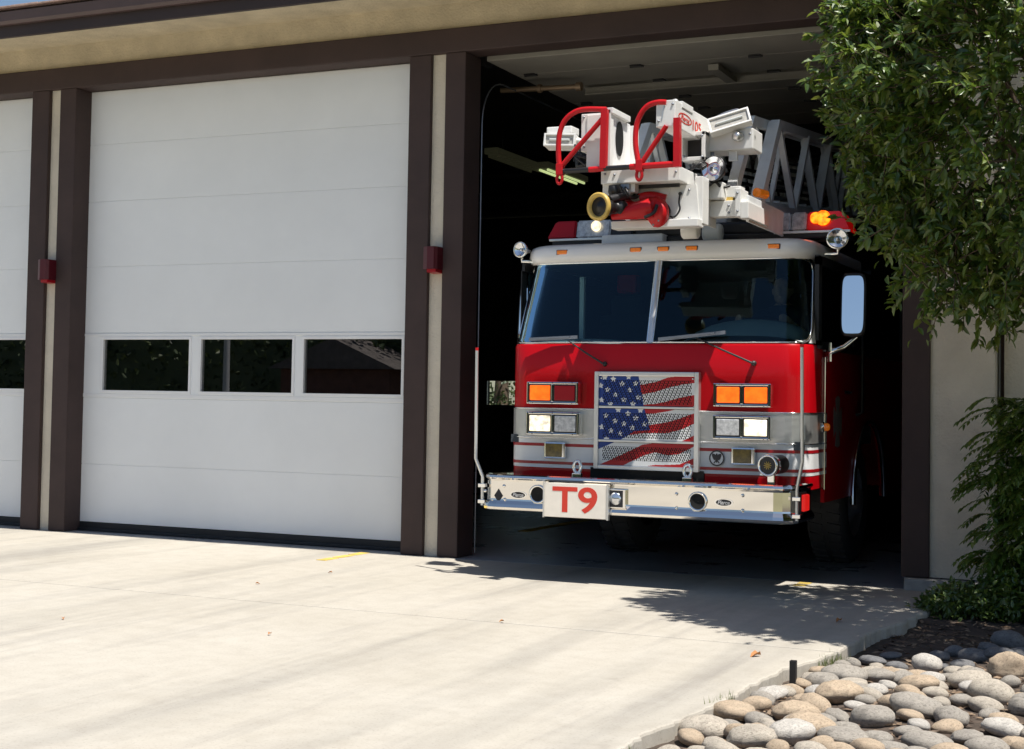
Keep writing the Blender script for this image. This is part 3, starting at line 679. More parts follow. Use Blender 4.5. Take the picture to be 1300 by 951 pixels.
def oval(px, z, s=1.0):
    c = Vector((at(px,630,BF).x, BF, z)); m = MB()
    def el(a, b, y): return [c+Vector((a*cos(t), -y, b*sin(t))) for t in [2*pi*i/32 for i in range(32)]]
    m.prism(el(.068,.029,.0), (0,-.004,0)); o = P('maker_badge', m, 'chrome', bump)
    m = MB(); m.prism(el(.056,.022,.0042), (0,-.001,0)); m.m = 0
    text_parent = o
    q = m.build('badge_face', M['ink'], bump); 
    text('badge_lettering', 'Pierce', M['silver_print'], bump, frontM(c.x, BF-.0056, z), .036, .0008, .3, .0006, wh=(.088,.030))
oval(658, .624); oval(919, .637)
c = Vector((at(633,630,BF).x, BF, .612)); m = MB(); m.prism([c+Vector((a,0,b)) for a, b in ((0,.052),(.036,0),(0,-.052),(-.036,0))], (0,-.003,0)); P('diamond_plate', m, 'ink', bump)
for px, py in ((640,617),(641,634),(859,627),(859,645),(943,629),(943,648),(616,623)):
    p = at(px,py,BF); P('bolt', MB().lathe([(.013,0),(.012,.006),(.006,.011),(.001,.012)], p, (0,-1,0), 10), 'chrome', bump)
# box lamp
c = at(783,633,BF); m = MB(); m.box((c.x-.075,BF-.03,c.z-.068),(c.x+.08,BF,c.z+.072),.006); o = P('box_lamp', m, 'chrome', bump)
P('lamp_recess', B((c.x-.066,BF-.031,c.z-.06),(c.x+.058,BF-.026,c.z+.06)), 'ink', bump)
m = MB(); m.lathe([(.001,.012),(.03,.010),(.043,.002),(.046,-.002)], (c.x,BF-.031,c.z), (0,-1,0), 24); P('lamp_lens', m, 'lens', bump)
# number plate T9
a, b = at(691,612,-1.09), at(771,657,-1.09); a.z, b.z = .728, .480
m = MB(); m.box((a.x,-1.095,b.z),(b.x,-1.075,a.z),.003); m.box((a.x+.012,-1.075,b.z+.02),(b.x-.012,BF,a.z-.02)); sg_ = P('number_plate', m, 'sign', bump)
P('plate_channel', B((a.x-.006,-1.099,b.z-.006),(a.x+.005,-1.07,a.z+.005)), 'alu', bump); P('plate_channel', B((b.x-.005,-1.099,b.z-.006),(b.x+.008,-1.07,a.z+.005)), 'alu', bump)
cx, cz = (a.x+b.x)/2, (a.z+b.z)/2
text('number_lettering', 'T9', M['sign_red'], bump, frontM(cx-.004, -1.0955, cz+.006), .272, .0050, 0, .0008, wh=(.352,.190))
# tow eyes on the bumper top
for px in (733, 873):
    c = Vector((at(px,596,-.80).x, -.80, .835)); m = MB(); m.tube([c+Vector((.028*cos(t),.0,.045*sin(t))) for t in [2*pi*i/20 for i in range(21)]], .013, 8, cap=False); m.box((c.x-.035,c.y-.02,.766),(c.x+.035,c.y+.02,.79),.004); P('tow_eye', m, 'chrome')
# red marker on the bumper end
c = Vector((XB+1.185, -.80, .645)); m = MB(); m.box((c.x-.005,c.y-.085,c.z-.075),(c.x+.02,c.y+.085,c.z+.075),.006); o = P('end_marker', m, 'black', bump)
P('end_lens', B((c.x+.01,c.y-.07,c.z-.058),(c.x+.045,c.y+.07,c.z+.058),.012), 'red_marker', bump)
# siren on its stalk
c = at(975,591,-.92); ax = Vector((-.20,-.97,-.02)).normalized(); m = MB()
m.lathe([(.001,-.24),(.05,-.235),(.066,-.20),(.068,-.05)], c, ax, 28); sr = P('siren', m, 'black')
m = MB(); m.lathe([(.066,-.06),(.074,-.055),(.078,.0),(.075,.012),(.062,.012),(.058,-.01)], c, ax, 28); P('siren_ring', m, 'chrome', sr)
m = MB(); m.lathe([(.062,.004),(.03,.002),(.001,.004)], c, ax, 24); P('siren_grille', m, 'dark_steel', sr)
m = MB(); q = c+ax*.008
for k in range(5): m.bar(q+Vector((cos(k*pi/5)*.028,0,sin(k*pi/5)*.028)), q-Vector((cos(k*pi/5)*.028,0,sin(k*pi/5)*.028)), .005)
P('star_mark', m, 'yellow', sr)
P('siren_stalk', MB().box((c.x-.02,c.y-.02+.08,.765),(c.x+.03,c.y+.14,c.z-.04),.006), 'chrome', sr)
# corner marker poles
for pts, cl in (((605.5,445),(604,582),(613.5,606)), 0), (((1018,441),(1018.5,586),(1010,612)), 1):
    a, b, c = [at(*q, -1.0) for q in pts]; m = MB(); bt = Vector((c.x,-1.0,.50)); zb = .74
    c = Vector((XB+(1.20 if cl else -1.20), -.985, .745))
    m.tube([a, b, b.lerp(c,.12), b.lerp(c,.88), c, Vector((c.x, c.y, .53))], .012, 10); o = P('marker_pole', m, 'alu'); P('pole_tip', MB().tube([a-Vector((0,0,.0)), a+Vector((0,0,.022))], .013, 8), 'red2', o)
    for z in (.68,.56): P('pole_clamp', B((c.x-.028,c.y-.02,z-.014),(c.x+.028,c.y+.02,z+.014),.003), 'chrome', o)
# wipers
for pv, mid, e0, e1 in (((766,462),(722,433),(672,431),(733,428)),((955,461),(884,429),(836,431),(921,422))):
    p = at(*pv, YF-.03); q = at(*mid, YF+.0); m = MB(); m.tube([p, p.lerp(q,.5)+Vector((0,-.02,0)), q], [.008,.007,.005], 8); m.lathe([(.018,-.04),(.02,0),(.014,.012),(.001,.016)], p+Vector((0,.03,0)), (0,-1,0), 12); o = P('wiper', m, 'dark_steel')
    a, b = at(*e0, YF+.0), at(*e1, YF-.0); m = MB(); m.bar(a, b, .016, .026); m.bar(a.lerp(b,.15)+Vector((0,-.014,.004)), a.lerp(b,.85)+Vector((0,-.014,.004)), .008, .012); P('wiper_blade', m, 'steel', o)
# spot lamps at the roof corners
for px, py, r, ax, ex in ((661,317,.062,(-.25,-1,0),(680,331)),(1063,303,.075,(.15,-1,0),(1048,322))):
    c = at(px, py, -.38); m = MB(); m.lathe([(.001,-.10),(r*.5,-.09),(r*.92,-.02),(r*1.05,.0),(r*1.03,.012),(r*.9,.012)], c, ax, 24); o = P('spot_lamp', m, 'chrome')
    m = MB(); m.lathe([(r*.92,.006),(r*.6,-.012),(r*.2,-.025),(.012,-.025),(.012,.0),(.001,.004)], c, ax, 24); P('spot_lens', m, 'lens', o)
    e = at(*ex, -.33); m = MB(); m.tube([c-Vector((0,-.03,r)), c-Vector((0,-.03,r+.03)), Vector((e.x,e.y,c.z-r-.035)), e], .012, 8); P('spot_arm', m, 'chrome', o)
# mirrors: polished housings turned a little outward
def mirror(px0, px1, py0, py1, Y, sg):
    a, b = at(px0, py0, Y), at(px1, py1, Y); cx = (a.x+b.x)/2; w = abs(b.x-a.x)/2; z0, z1 = b.z, a.z; rows = []
    cen = Vector((cx, Y, (z0+z1)/2)); ang = radians(2*sg)
    def sq(t, w_, h_, d): # superellipse
        c_, s_ = cos(t), sin(t); x = w_*abs(c_)**.35*(1 if c_ > 0 else -1); z = h_*abs(s_)**.35*(1 if s_ > 0 else -1)
        p = Vector((x+sg*.03*(1-(z/h_)**2)*0, d, z)); return cen + Matrix.Rotation(ang, 3, 'Z') @ (Matrix.Rotation(radians(-4.5), 3, 'X') @ p)
    h = (z1-z0)/2; T = [2*pi*i/36 for i in range(37)]
    m = MB(); m.grid([[sq(t, w*k, h*k2, d) for t in T] for k, k2, d in ((.84,.90,-.012),(.94,.96,-.012),(1,1,0),(1,1,.03),(.8,.85,.08),(.3,.3,.1))]); o = P('mirror', m, 'black')
    m = MB(); m.prism([sq(t, w*.84, h*.9, -.010) for t in T[:-1]], (0,.003,0)); P('mirror_face', m, 'mirror', o)
    e = Vector((XC+sg*HW, -.05, 1.70)); k = Vector((XC+sg*(HW+.06), -.14, 1.72)); f = Vector((cx+sg*.02, Y+.02, z0-.0))
    m = MB(); m.tube([e, k, k.lerp(f,.5)+Vector((0,0,-.02)), f], [.02,.026,.022,.016], 10); m.tube([k+Vector((0,0,-.07)), k+Vector((0,0,.07))], .018, 8); P('mirror_arm', m, 'chrome', o)
mirror(1067,1099,346,428,-.02,1); mirror(659,677,362,440,-.02,-1)
# light bar: dark base, lenses on either side
LY0, LY1 = .02, .34
def lz(px, py): return at(px, py, LY0)
m = MB(); z0 = lz(735,303).z; xa, xb = lz(700,300).x, lz(1076,292).x
m.box((xa,LY0+.02,z0-.05),(xb,LY1,z0),.01); m.box((lz(800,300).x,LY0+.06,z0),(lz(980,290).x,LY1,z0+.10),.02); lb = P('light_bar', m, 'black')
P('light_bar_rail', B((xa-.02,LY0,z0-.014),(lz(802,300).x,LY0+.02,z0+.004),.003), 'alu', lb); P('light_bar_rail', B((lz(982,290).x,LY0,z0-.014),(xb+.02,LY0+.02,z0+.004),.003), 'alu', lb)
def lensbox(name, px0, px1, mt, slant=0):
    x0, x1 = lz(px0,290).x, lz(px1,290).x; zt = z0+.150; m = MB()
    sl0 = .07 if slant < 0 else 0; sl1 = .07 if slant > 0 else 0
    v = [(x0,LY0,z0+.004),(x1,LY0,z0+.004),(x1,LY1,z0+.004),(x0,LY1,z0+.004),(x0+sl0,LY0+.03,zt),(x1-sl1,LY0+.03,zt),(x1-sl1,LY1-.03,zt),(x0+sl0,LY1-.03,zt)]
    bm = bmesh.new(); bv = [bm.verts.new(p) for p in v]
    for f in ([3,2,1,0],[4,5,6,7],[0,1,5,4],[1,2,6,5],[2,3,7,6],[3,0,4,7]): bm.faces.new([bv[i] for i in f])
    bmesh.ops.bevel(bm, geom=bm.edges[:], offset=.012, segments=2, affect='EDGES'); m._bm(bm); return P(name, m, mt, lb)
lensbox('beacon_lens', 694, 730, 'red_off', -1); lensbox('beacon_lens', 731, 774, 'clear'); lensbox('beacon_lens', 775, 802, 'black')
lensbox('beacon_lens', 983, 1003, 'clear'); lensbox('beacon_lens', 1004, 1023, 'clear'); lensbox('beacon_lens', 1024, 1078, 'red_glow', 1)
for px, r in ((1036,.044),(1045,.058)):
    p = lz(px, 276); m = MB(); m.lathe([(.001,.03),(r*.6,.024),(r,.006),(r*.9,-.02),(.001,-.03)], Vector((p.x,LY0-.004,p.z-.005)), (0,-1,0), 18); P('lit_beacon', m, 'red_lit', lb)
m = MB(); p = lz(757,287); m.lathe([(.001,.02),(.03,.014),(.045,0),(.001,-.02)], Vector((p.x,LY0-.004,p.z)), (0,-1,0), 16); P('clear_beacon', m, 'head_lit', lb)
# undercarriage, wheels, rear body
m = MB(); m.box((XC-.5,-.55,.48),(XC+.5,11,.80)); m.box((XC-1.0,-.5,.72),(XC+1.0,1.0,.98)); m.box((XC-.95,AX-.12,.42),(XC+.95,AX+.12,.60),.03); P('chassis', m, 'dark_steel')
for sg in (-1, 1):
    for yy in (AX, 7.4, 8.7):
        c = Vector((XC+sg*1.10, yy, .52)); m = MB()
        m.lathe([(.30,-.33),(.44,-.335),(.50,-.31),(.52,-.27),(.522,-.17),(.52,-.07),(.50,-.03),(.44,-.005),(.30,-.02)], c, (sg,0,0), 36)
        for k in range(36):
            t = 2*pi*k/36; r_ = Vector((0,cos(t),sin(t)))
            for h0, h1 in ((-.30,-.19),(-.15,-.04)): m.bar(c+Vector((sg*h0,0,0))+r_*.524, c+Vector((sg*h1,0,0))+r_*.524+Vector((0,-sin(t),cos(t)))*.02, .05, .02, up=tuple(r_))
        wn = P('wheel', m, 'tyre'); m = MB(); m.lathe([(.30,-.02),(.29,-.05),(.20,-.08),(.12,-.02),(.10,.03),(.001,.035)], c, (sg,0,0), 24); P('rim', m, 'alu', wn)
m = MB(); m.box((XC-1.22,3.5,.55),(XC+1.22,6.6,2.25),.02); m.box((XC-1.22,6.6,1.15),(XC+1.22,9.6,2.25),.02); m.box((XC-1.22,9.6,.55),(XC+1.22,11.2,2.25),.02); body = P('rear_body', m, 'red')
for sg in (-1, 1):
    for k in range(3): P('locker_shutter', B((XC+sg*1.222,3.6+k*.97,.7),(XC+sg*1.23,4.45+k*.97,2.1)), 'alu', body)
P('turntable', MB().lathe([(.9,0),(.9,.35),(.7,.45),(.001,.45)], (XC,8.6,2.25), (0,0,1), 24), 'lwhite')
# ---- aerial ladder: nested truss sections rising gently towards the turntable, and the tip gear in front of the cab
def zl(z, y, k=.10): return z + k*y
def lx(y): return XC + .24*(1-(y+1.2)/9.6)          # the ladder lies a touch off the cab's centre line
LAD = MB()
SEC = [(.50,.30,2.80,3.50,.070,.95,.05),(.42,-.15,2.84,3.50,.055,.85,.036)]
for hw, y0, zb, zt, wd, st_, bw_ in SEC:
    for sg in (-1, 1):
        LAD.bar((lx(y0-.6)+sg*hw,y0-.6,zl(zb,y0-.6)),(lx(8.0)+sg*hw,8.0,zl(zb,8.0)), wd, .10); LAD.bar((lx(y0)+sg*hw,y0,zl(zt,y0)),(lx(8.0)+sg*hw,8.0,zl(zt,8.0)), wd, .075)
lad = P('aerial_ladder', LAD, 'grey_lad')
S = lambda name, mb, m: P(name, mb, m, lad)
for sg in (-1, 1):
    for hw, y0, zb, zt, wd, st_, bw_ in SEC:
        X_ = lambda y: lx(y)+sg*hw
        S('end_brace', MB().bar((X_(y0),y0-.58,zl(zb,y0-.58)),(X_(y0),y0,zl(zt,y0)), wd*1.3, .085), 'grey_lad')
        y = y0+.12
        while y < 6.2:
            S('brace', MB().bar((X_(y),y,zl(zt-.03,y)),(X_(y),y+st_*.5,zl(zb+.04,y+st_*.5)), bw_, .04), 'grey_lad')
            S('brace', MB().bar((X_(y),y+st_*.5+.03,zl(zb+.04,y+st_*.5)),(X_(y),y+st_,zl(zt-.03,y+st_)), bw_, .04), 'grey_lad')
            y += st_
for k in range(22):
    y = -.5+k*.34; S('rung', MB().tube([(lx(y)-.41,y,zl(2.90,y)),(lx(y)+.41,y,zl(2.90,y))], .02, 8), 'grey_lad')
for sg in (-1, 1):
    m = MB(); random.seed(11+sg)
    for q in range(5):
        z = 2.95+q*.09; m.tube([(lx(0)+sg*(.34-.012*q),.3+.1*q,zl(z,.3)),(lx(2)+sg*(.33-.01*q),2.2,zl(z+.03*sin(q),2.2)),(lx(6.5)+sg*.33,6.5,zl(z,6.5))], .018, 6)
    S('hose_bundle', m, 'black')
TY = -1.5
def A(x, y, Y=TY): return at(x, y, Y)
def arc(pts, n=6):      # smooth (Catmull) tube centre line through pixel-measured bend points on the frame's own plane
    P_ = [pts[0]]+list(pts)+[pts[-1]]; out = []
    for i in range(1, len(P_)-2):
        p0,p1,p2,p3 = P_[i-1],P_[i],P_[i+1],P_[i+2]
        for k in range(n):
            t = k/n; out.append(.5*((2*p1)+(p2-p0)*t+(2*p0-5*p1+4*p2-p3)*t*t+(3*p1-p0-3*p2+p3)*t**3))
    return out+[pts[-1]]
TR = .019
for pts, post, br in ((((711,219),(709,195),(710,172),(716,155),(727,144),(742,139),(770,139)), ((768,139),(766,214)), ((713,211),(768,147))),
                      (((812,214),(807,185),(808,160),(814,144),(823,134),(835,130),(846,130)), ((860,150),(860,212)), ((814,208),(846,160)))):
    m = MB(); m.tube(arc([A(*p) for p in pts]), TR, 10); m.bar(A(*post[0]), A(*post[1]), .045, .045); m.tube([A(*br[0]), A(*br[1])], TR*.95, 10); h = S('tip_hoop', m, 'red2')
    p = A(*pts[0]); m = MB(); m.box((p.x-.024,p.y-.026,p.z-.02),(p.x+.026,p.y+.026,p.z+.06),.004); m.tube([p+Vector((.02*cos(t),-.006,-.045+.036*sin(t))) for t in [2*pi*i/16 for i in range(17)]], .012, 8, cap=False); S('hook_eye', m, 'red2')
a, b, c, d = A(713,217.5), A(811,211.5), A(748,215.5), A(767,214)
S('tip_bar', MB().tube([a, c], .018, 10), 'black'); S('tip_bar', MB().tube([c, d], .020, 10), 'red2'); S('tip_bar', MB().tube([d, A(800,212)], .018, 10), 'black'); S('tip_bar', MB().tube([A(800,212), A(862,208)], .022, 10), 'red2')
def bx(name, x0, y0, x1, y1, Ya, Yb, m='lwhite', bev=.006, right=None):
    p, q = A(x0,y0,Ya), A(x1,y1,Ya); return S(name, MB().box((p.x,Ya,q.z),(q.x,Yb,p.z), bev), m)
# left gear box with fan, small box, floodlight
bx('speaker_box', 745, 146, 772, 212, -1.44, -1.39, 'lwhite'); bx('equipment_box', 738, 145, 766, 191, -1.43, -1.12)
p, q = A(768,139,-1.46), A(775,213,-1.46)
fb = S('side_plate', MB().box((p.x,-1.46,p.z-.03),(p.x+.06,-1.10,p.z+.012),.005), 'lwhite'); S('side_post', MB().box((p.x,-1.46,q.z),(p.x+.045,-1.40,p.z),.004), 'lwhite')
S('speaker_body', MB().box((p.x-.04,-1.38,q.z+.02),(p.x+.03,-1.02,p.z-.03),.008), 'white'); S('side_post', MB().box((p.x+.02,-1.02,q.z),(p.x+.07,-.95,p.z-.04),.004), 'lwhite')
m = MB(); cc = Vector((p.x+.034,-1.26,(p.z+q.z)/2+.03)); 
for i in range(1): m.prism([cc+Vector((0,.07*cos(t),.125*sin(t))) for t in [2*pi*i/24 for i in range(24)]], (.006,0,0))
S('speaker_mouth', m, 'black')
m = MB()
for k in range(5): random.seed(40+k); pts = [A(random.uniform(728,760),random.uniform(190,212),-1.3+.03*k) for _ in range(4)]; m.tube(arc(pts,4), .010, 6)
p0, q0 = A(726,192,-1.3), A(762,210,-1.3); m.box((p0.x,-1.25,q0.z),(q0.x,-1.15,p0.z),.02); S('wire_loom', m, 'black')
def flood(cpx, cpy, Y, w, h, d, rz, rx, ry=0):
    c = A(cpx, cpy, Y); R4 = Matrix.Translation(c) @ Matrix.Rotation(rz, 4, 'Z') @ Matrix.Rotation(ry, 4, 'Y') @ Matrix.Rotation(rx, 4, 'X')
    m = MB(); t = .014
    m.box((-w/2,0,-h/2),(w/2,d,h/2), .01, R4)
    for a, b in (((-w/2,-h/2),(-w/2+t,h/2)),((w/2-t,-h/2),(w/2,h/2)),((-w/2+t,h/2-t),(w/2-t,h/2)),((-w/2+t,-h/2),(w/2-t,-h/2+t))): m.box((a[0],-.02,a[1]),(b[0],.001,b[1]),.003,R4)
    o = S('floodlight', m, 'lwhite'); S('flood_reflector', MB().box((-w/2+t,-.006,-h/2+t),(w/2-t,-.002,h/2-t),0,R4), 'flood_glass'); S('lamp_tube', MB().tube([R4 @ Vector((-w*.32,-.012,0)), R4 @ Vector((w*.32,-.012,0))], .009, 8), 'greybar'); return R4
flood(711,178,-1.15,.24,.095,.13,radians(6),radians(-6),radians(3))
pq = A(711,167,-1.08); S('flood_cap', MB().box((pq.x-.10,-1.10,pq.z-.02),(pq.x+.10,-.95,pq.z+.035),.008), 'lwhite')
m = MB(); m.tube([A(730,178,-1.1), A(742,180,-1.1)], .02, 8); S('flood_arm', m, 'lwhite')
# platform plate and end frame
bx('platform_plate', 763, 216, 863, 229, -1.42, -.75, 'lwhite', .006)
bx('bracket', 765, 229, 776, 252, -1.36, -1.25); bx('bracket', 800, 229, 806, 244, -1.38, -1.30); bx('actuator', 778, 236, 800, 247, -1.38, -1.15, 'lwhite', .01); bx('recess', 806, 229, 862, 237, -1.30, -1.28, 'black', 0); bx('bracket', 788, 228, 799, 240, -1.40, -1.36, 'steel', .004); bx('hydraulic_block', 776, 232, 800, 250, -1.30, -1.05, 'dark_steel', .006)
p0 = A(800,236,-1.25); p1 = A(884,234,-1.25); p2 = A(888,284,-1.25); p3 = A(776,287,-1.25); p4 = A(776,282,-1.25); p5 = A(800,280,-1.25)
S('end_plate', MB().prism([p0,p1,p2,p3,p4,p5][::-1], (0,.03,0)), 'lwhite')
bx('end_plate_lip', 776, 281, 886, 287, -1.33, -1.20, 'lwhite', .006)
m = MB(); m.prism([A(838,237,-1.262),A(852,237,-1.262),A(843,262,-1.262),A(836,262,-1.262)], (0,.012,0)); S('gusset', m, 'lwhite')
m = MB(); m.tube(arc([A(863.5,246,-1.28),A(862,256,-1.28),A(863,266,-1.28),A(857,275,-1.28),A(850,274,-1.28),A(846,265,-1.28)],6), .007, 8); m.tube([A(863.5,246,-1.30),A(863.5,246,-1.25)], .014, 8); S('cable', m, 'black')
# side frame to the right of the end plate, cross beams, ladder end blocks
bx('frame_post', 882, 224, 892, 284, -1.24, -1.10); p, q = A(880,232,-1.1), A(890,284,-1.1)
S('frame_side', MB().box((q.x,-1.20,q.z),(q.x+.02,-.80,p.z+.02),.004), 'lwhite')
bx('cable_box', 884, 232, 917, 252, -1.02, -.80, 'lwhite', .01); bx('cross_beam', 888, 256, 949, 274, -.95, -.85, 'lwhite', .006); bx('beam_top', 915, 237, 940, 250, -.92, -.80, 'lwhite', .006)
bx('end_block', 933, 239, 940, 275, -1.0, -.80, 'lwhite', .006); bx('end_block', 940, 256, 950, 277, -1.0, -.45, 'lwhite', .006); bx('wear_pad', 889, 252, 930, 256, -.92, -.82, 'yellow', 0)
p = A(950,256,-.95); S('rail_end_plate', MB().box((p.x-.02,-.93,p.z-.14),(p.x,.25,p.z+.05),.005), 'grey_lad')
m = MB(); c = at(962,245,-.50); m.tube([c+Vector((0,-.03,0)), c+Vector((.03,.10,0))], .035, 12); S('side_marker', m, 'amber_off')
m = MB(); c = A(884,284,-1.15); m.lathe([(.001,-.06),(.05,-.06),(.06,-.05),(.06,.05),(.05,.06),(.001,.06)], (c.x-.09,-1.0,c.z-.03), (1,0,0), 20); S('roller', m, 'lwhite')
# box marked 105: long side faces the near side
p, q = A(833,128,-1.5), A(857,160,-1.5)
yb = atx(905,171,q.x).y
S('marked_box', MB().box((p.x,-1.5,q.z),(q.x,yb,p.z),.006), 'lwhite'); S('box_lid', MB().box((p.x-.004,-1.36,p.z-.03),(q.x+.006,-1.12,p.z+.016),.004), 'lwhite')
m = MB(); c = A(854,127,-1.42); m.lathe([(.03,-.02),(.03,0),(.028,.018),(.014,.032),(.001,.036)], (p.x+.09,-1.36,p.z+.0), (0,0,1), 16); S('dome_knob', m, 'alu')
MX = lambda x, y, z: Matrix.Translation((x,y,z)) @ Matrix(((0,0,1,0),(1,0,0,0),(0,1,0,0),(0,0,0,1)))
X = q.x+.001; zc = (p.z+q.z)/2-.005; yo = -1.285; m = MB()
ringp = [(X,yo+.150*cos(t),zc+.036*sin(t)) for t in [2*pi*i/36 for i in range(37)]]
m.grid([[Vector((X+.001,yo+.150*k*cos(t),zc+.036*k2*sin(t))) for t in [2*pi*i/36 for i in range(37)]] for k, k2 in ((1,1),(.86,.78))], False)
S('oval_logo', m, 'sign_red'); text('logo_lettering', 'Pierce', M['sign_red'], lad, MX(X+.0015,yo,zc), .062, .001, .3, .0006, wh=(.19,.036))
text('box_number', '105', M['sign_red'], lad, MX(X+.0015,-1.02,zc-.010), .115, .001, 0, .0006, wh=(.19,.074))
m = MB(); m.bar((p.x+.06,-1.502,p.z-.03),(p.x+.045,-1.502,p.z-.13),.006); m.lathe([(.012,0),(.001,.004)],(p.x+.065,-1.50,p.z-.03),(0,-1,0),8); S('latch', m, 'alu')
# little window housing, right lamp box, floodlight, round spotlight
p, q = A(864,168,-1.05), A(895,203,-1.05); m = MB(); t = .028
for a, b in (((p.x,q.z),(p.x+t*.6,p.z)),((q.x-t,q.z),(q.x,p.z)),((p.x,p.z-t),(q.x,p.z)),((p.x,q.z),(q.x,q.z+t))): m.box((a[0],-1.05,a[1]),(b[0],-.90,b[1]),.004)
S('camera_housing', m, 'lwhite'); S('housing_back', MB().box((p.x+.01,-.93,q.z+.02),(q.x-.06,-.915,p.z-.02)), 'black'); S('housing_back', MB().box((q.x-.06,-.935,q.z+.02),(q.x-.02,-.915,p.z-.02)), 'grey_lad')
bx('lamp_box', 895, 166, 956, 189, -.95, -.70, 'lwhite', .01)
p = A(956,188,-.95)
R4 = flood(926,154,-1.0,.30,.125,.05,radians(12),radians(-24),radians(-16))
m = MB(); m.tube(arc([R4 @ Vector((-.09,.06,.05)), R4 @ Vector((-.08,.06,.11)), R4 @ Vector((.07,.06,.12)), R4 @ Vector((.09,.06,.05))],6), .009, 8); S('flood_handle', m, 'steel')
S('flood_back', MB().box((-.09,.04,-.03),(.09,.10,.075),.015,R4), 'lwhite')
c = A(936,173,-.98); m = MB(); m.lathe([(.034,-.03),(.034,.02),(.026,.03),(.001,.032)], c, (-.4,-1,0), 16); m.lathe([(.05,-.07),(.05,-.03),(.03,-.025)], c+Vector((.04,.03,0)), (-.4,-1,0), 16); S('lamp_knuckle', m, 'alu')
bx('hanger', 925, 189, 936, 204, -.92, -.90, 'lwhite', .003); bx('hanger', 902, 189, 906, 203, -.92, -.90, 'steel', .003)
c = A(906,214.5,-1.08); ax = Vector((-.22,-.97,.06)).normalized(); m = MB()
m.lathe([(.001,-.09),(.05,-.085),(.082,-.03),(.094,0),(.094,.012),(.086,.014)], c, ax, 28); S('round_spotlight', m, 'black')
m = MB(); m.lathe([(.087,.010),(.055,-.004),(.02,-.012),(.012,.004),(.001,.008)], c, ax, 28); S('spotlight_lens', m, 'lens')
m = MB()
for k in range(4):
    random.seed(60+k); m.tube(arc([A(870+4*k,222-3*k,-1.1),A(880,214-2*k,-1.12+.02*k),A(890,207+2*k,-1.1),A(900+k,205,-1.02)],5), .008, 6)
S('cable', m, 'black')
for px, py, Y_ in ((741,149,-1.432),(741,187,-1.432),(763,187,-1.432),(836,132,-1.502),(836,154,-1.502),(854,132,-1.502),(768,221,-1.422),(858,218,-1.422),(780,222,-1.422),(806,241,-1.252),(806,276,-1.252),(875,241,-1.252),(875,277,-1.252),(899,170,-.952),(952,170,-.952),(899,185,-.952),(893,261,-.952),(893,270,-.952),(925,261,-.952),(925,270,-.952),(868,172,-1.052),(891,172,-1.052),(868,199,-1.052),(891,199,-1.052),(936,245,-1.002),(936,268,-1.002)):
    S('bolt', MB().lathe([(.009,-.002),(.008,.005),(.001,.006)], A(px,py,Y_), (0,-1,0), 8), 'steel')
for k in range(3):
    m = MB(); m.tube(arc([A(782+5*k,231,-1.34),A(786+5*k,243,-1.42),A(795+4*k,252,-1.38),A(806+5*k,247,-1.30)],6), .009, 8); S('hose', m, 'black')
m = MB(); m.tube(arc([A(890,228,-1.0),A(898,236,-1.06),A(908,231,-1.06),A(916,238,-1.0),A(926,236,-.95)],6), .010, 8); S('hose', m, 'black')
m = MB(); m.tube(arc([A(730,184,-1.2),A(737,196,-1.25),A(750,198,-1.22),A(762,205,-1.2),A(770,213,-1.2)],6), .009, 8); S('hose', m, 'black')
# water monitor: red elbows, black barrel, brass-coloured tip ring
c = A(761.5,262.5,-1.62); ax = Vector((-.30,-.95,-.05)).normalized(); m = MB()
m.lathe([(.060,-.028),(.088,-.012),(.098,.0),(.098,.022),(.086,.030),(.072,.022),(.066,.004)], c, ax, 32); S('nozzle_ring', m, 'yellow')
m = MB(); m.lathe([(.068,.006),(.045,.006),(.043,.016),(.012,.018),(.001,.03)], c, ax, 28); S('nozzle_face', m, 'black')
m = MB(); m.lathe([(.060,-.028),(.048,-.05),(.055,-.055),(.055,-.10),(.044,-.105),(.044,-.17),(.062,-.175),(.062,-.24),(.045,-.25)], c, ax, 24)
m.tube([c-ax*.10+Vector((.0,0,.05)), c-ax*.22+Vector((.02,0,.085))], .035, 10); S('nozzle_barrel', m, 'black')
p0 = c-ax*.24; m = MB()
e1 = A(806,262,-1.36)
m.tube(arc([p0, p0-ax*.10, e1+Vector((-.02,0,-.02)), e1+Vector((.10,.02,.0)), A(836,262,-1.30)],6), [.052+.018*sin(i*.35) for i in range(25)], 16); 
m.tube([A(776,276,-1.45), A(806,268,-1.40), A(826,264,-1.36)], [.018,.06,.075], 14); S('monitor_elbow', m, 'red2')
m = MB(); q = A(834,270,-1.32); m.lathe([(.001,-.05),(.06,-.05),(.100,-.03),(.108,0),(.100,.03),(.06,.05),(.001,.052)], q, (-.55,-.8,-.1), 24)
m.lathe([(.030,.05),(.030,.08),(.001,.085)], q, (-.55,-.8,-.1), 12); S('monitor_gearbox', m, 'red2')
for t in range(8): an = t*pi/4; u_ = Vector((.8,-.55,0)).normalized(); S('bolt', MB().lathe([(.010,0),(.008,.006),(.001,.007)], q+Vector((-.55,-.8,-.1)).normalized()*.028+(u_*cos(an)+Vector((0,0,1))*sin(an))*.083, (-.55,-.8,-.1), 8), 'steel')
S('monitor_feed', MB().tube(arc([A(812,253,-1.30),A(826,250,-1.28),A(845,254,-1.26)],5), .04, 12), 'red2')
m = MB(); m.tube(arc([A(838,254,-1.30),A(848,262,-1.32),A(850,272,-1.30),A(842,280,-1.3)],6), .009, 8); m.tube(arc([A(818,276,-1.45),A(830,270,-1.44),A(834,260,-1.42)],6), .012, 8); S('cable', m, 'black')
S('pump_knob', MB().lathe([(.001,.05),(.035,.045),(.045,.0),(.03,-.05),(.001,-.05)], A(780,243,-1.45), (0,-.3,1), 16), 'black')
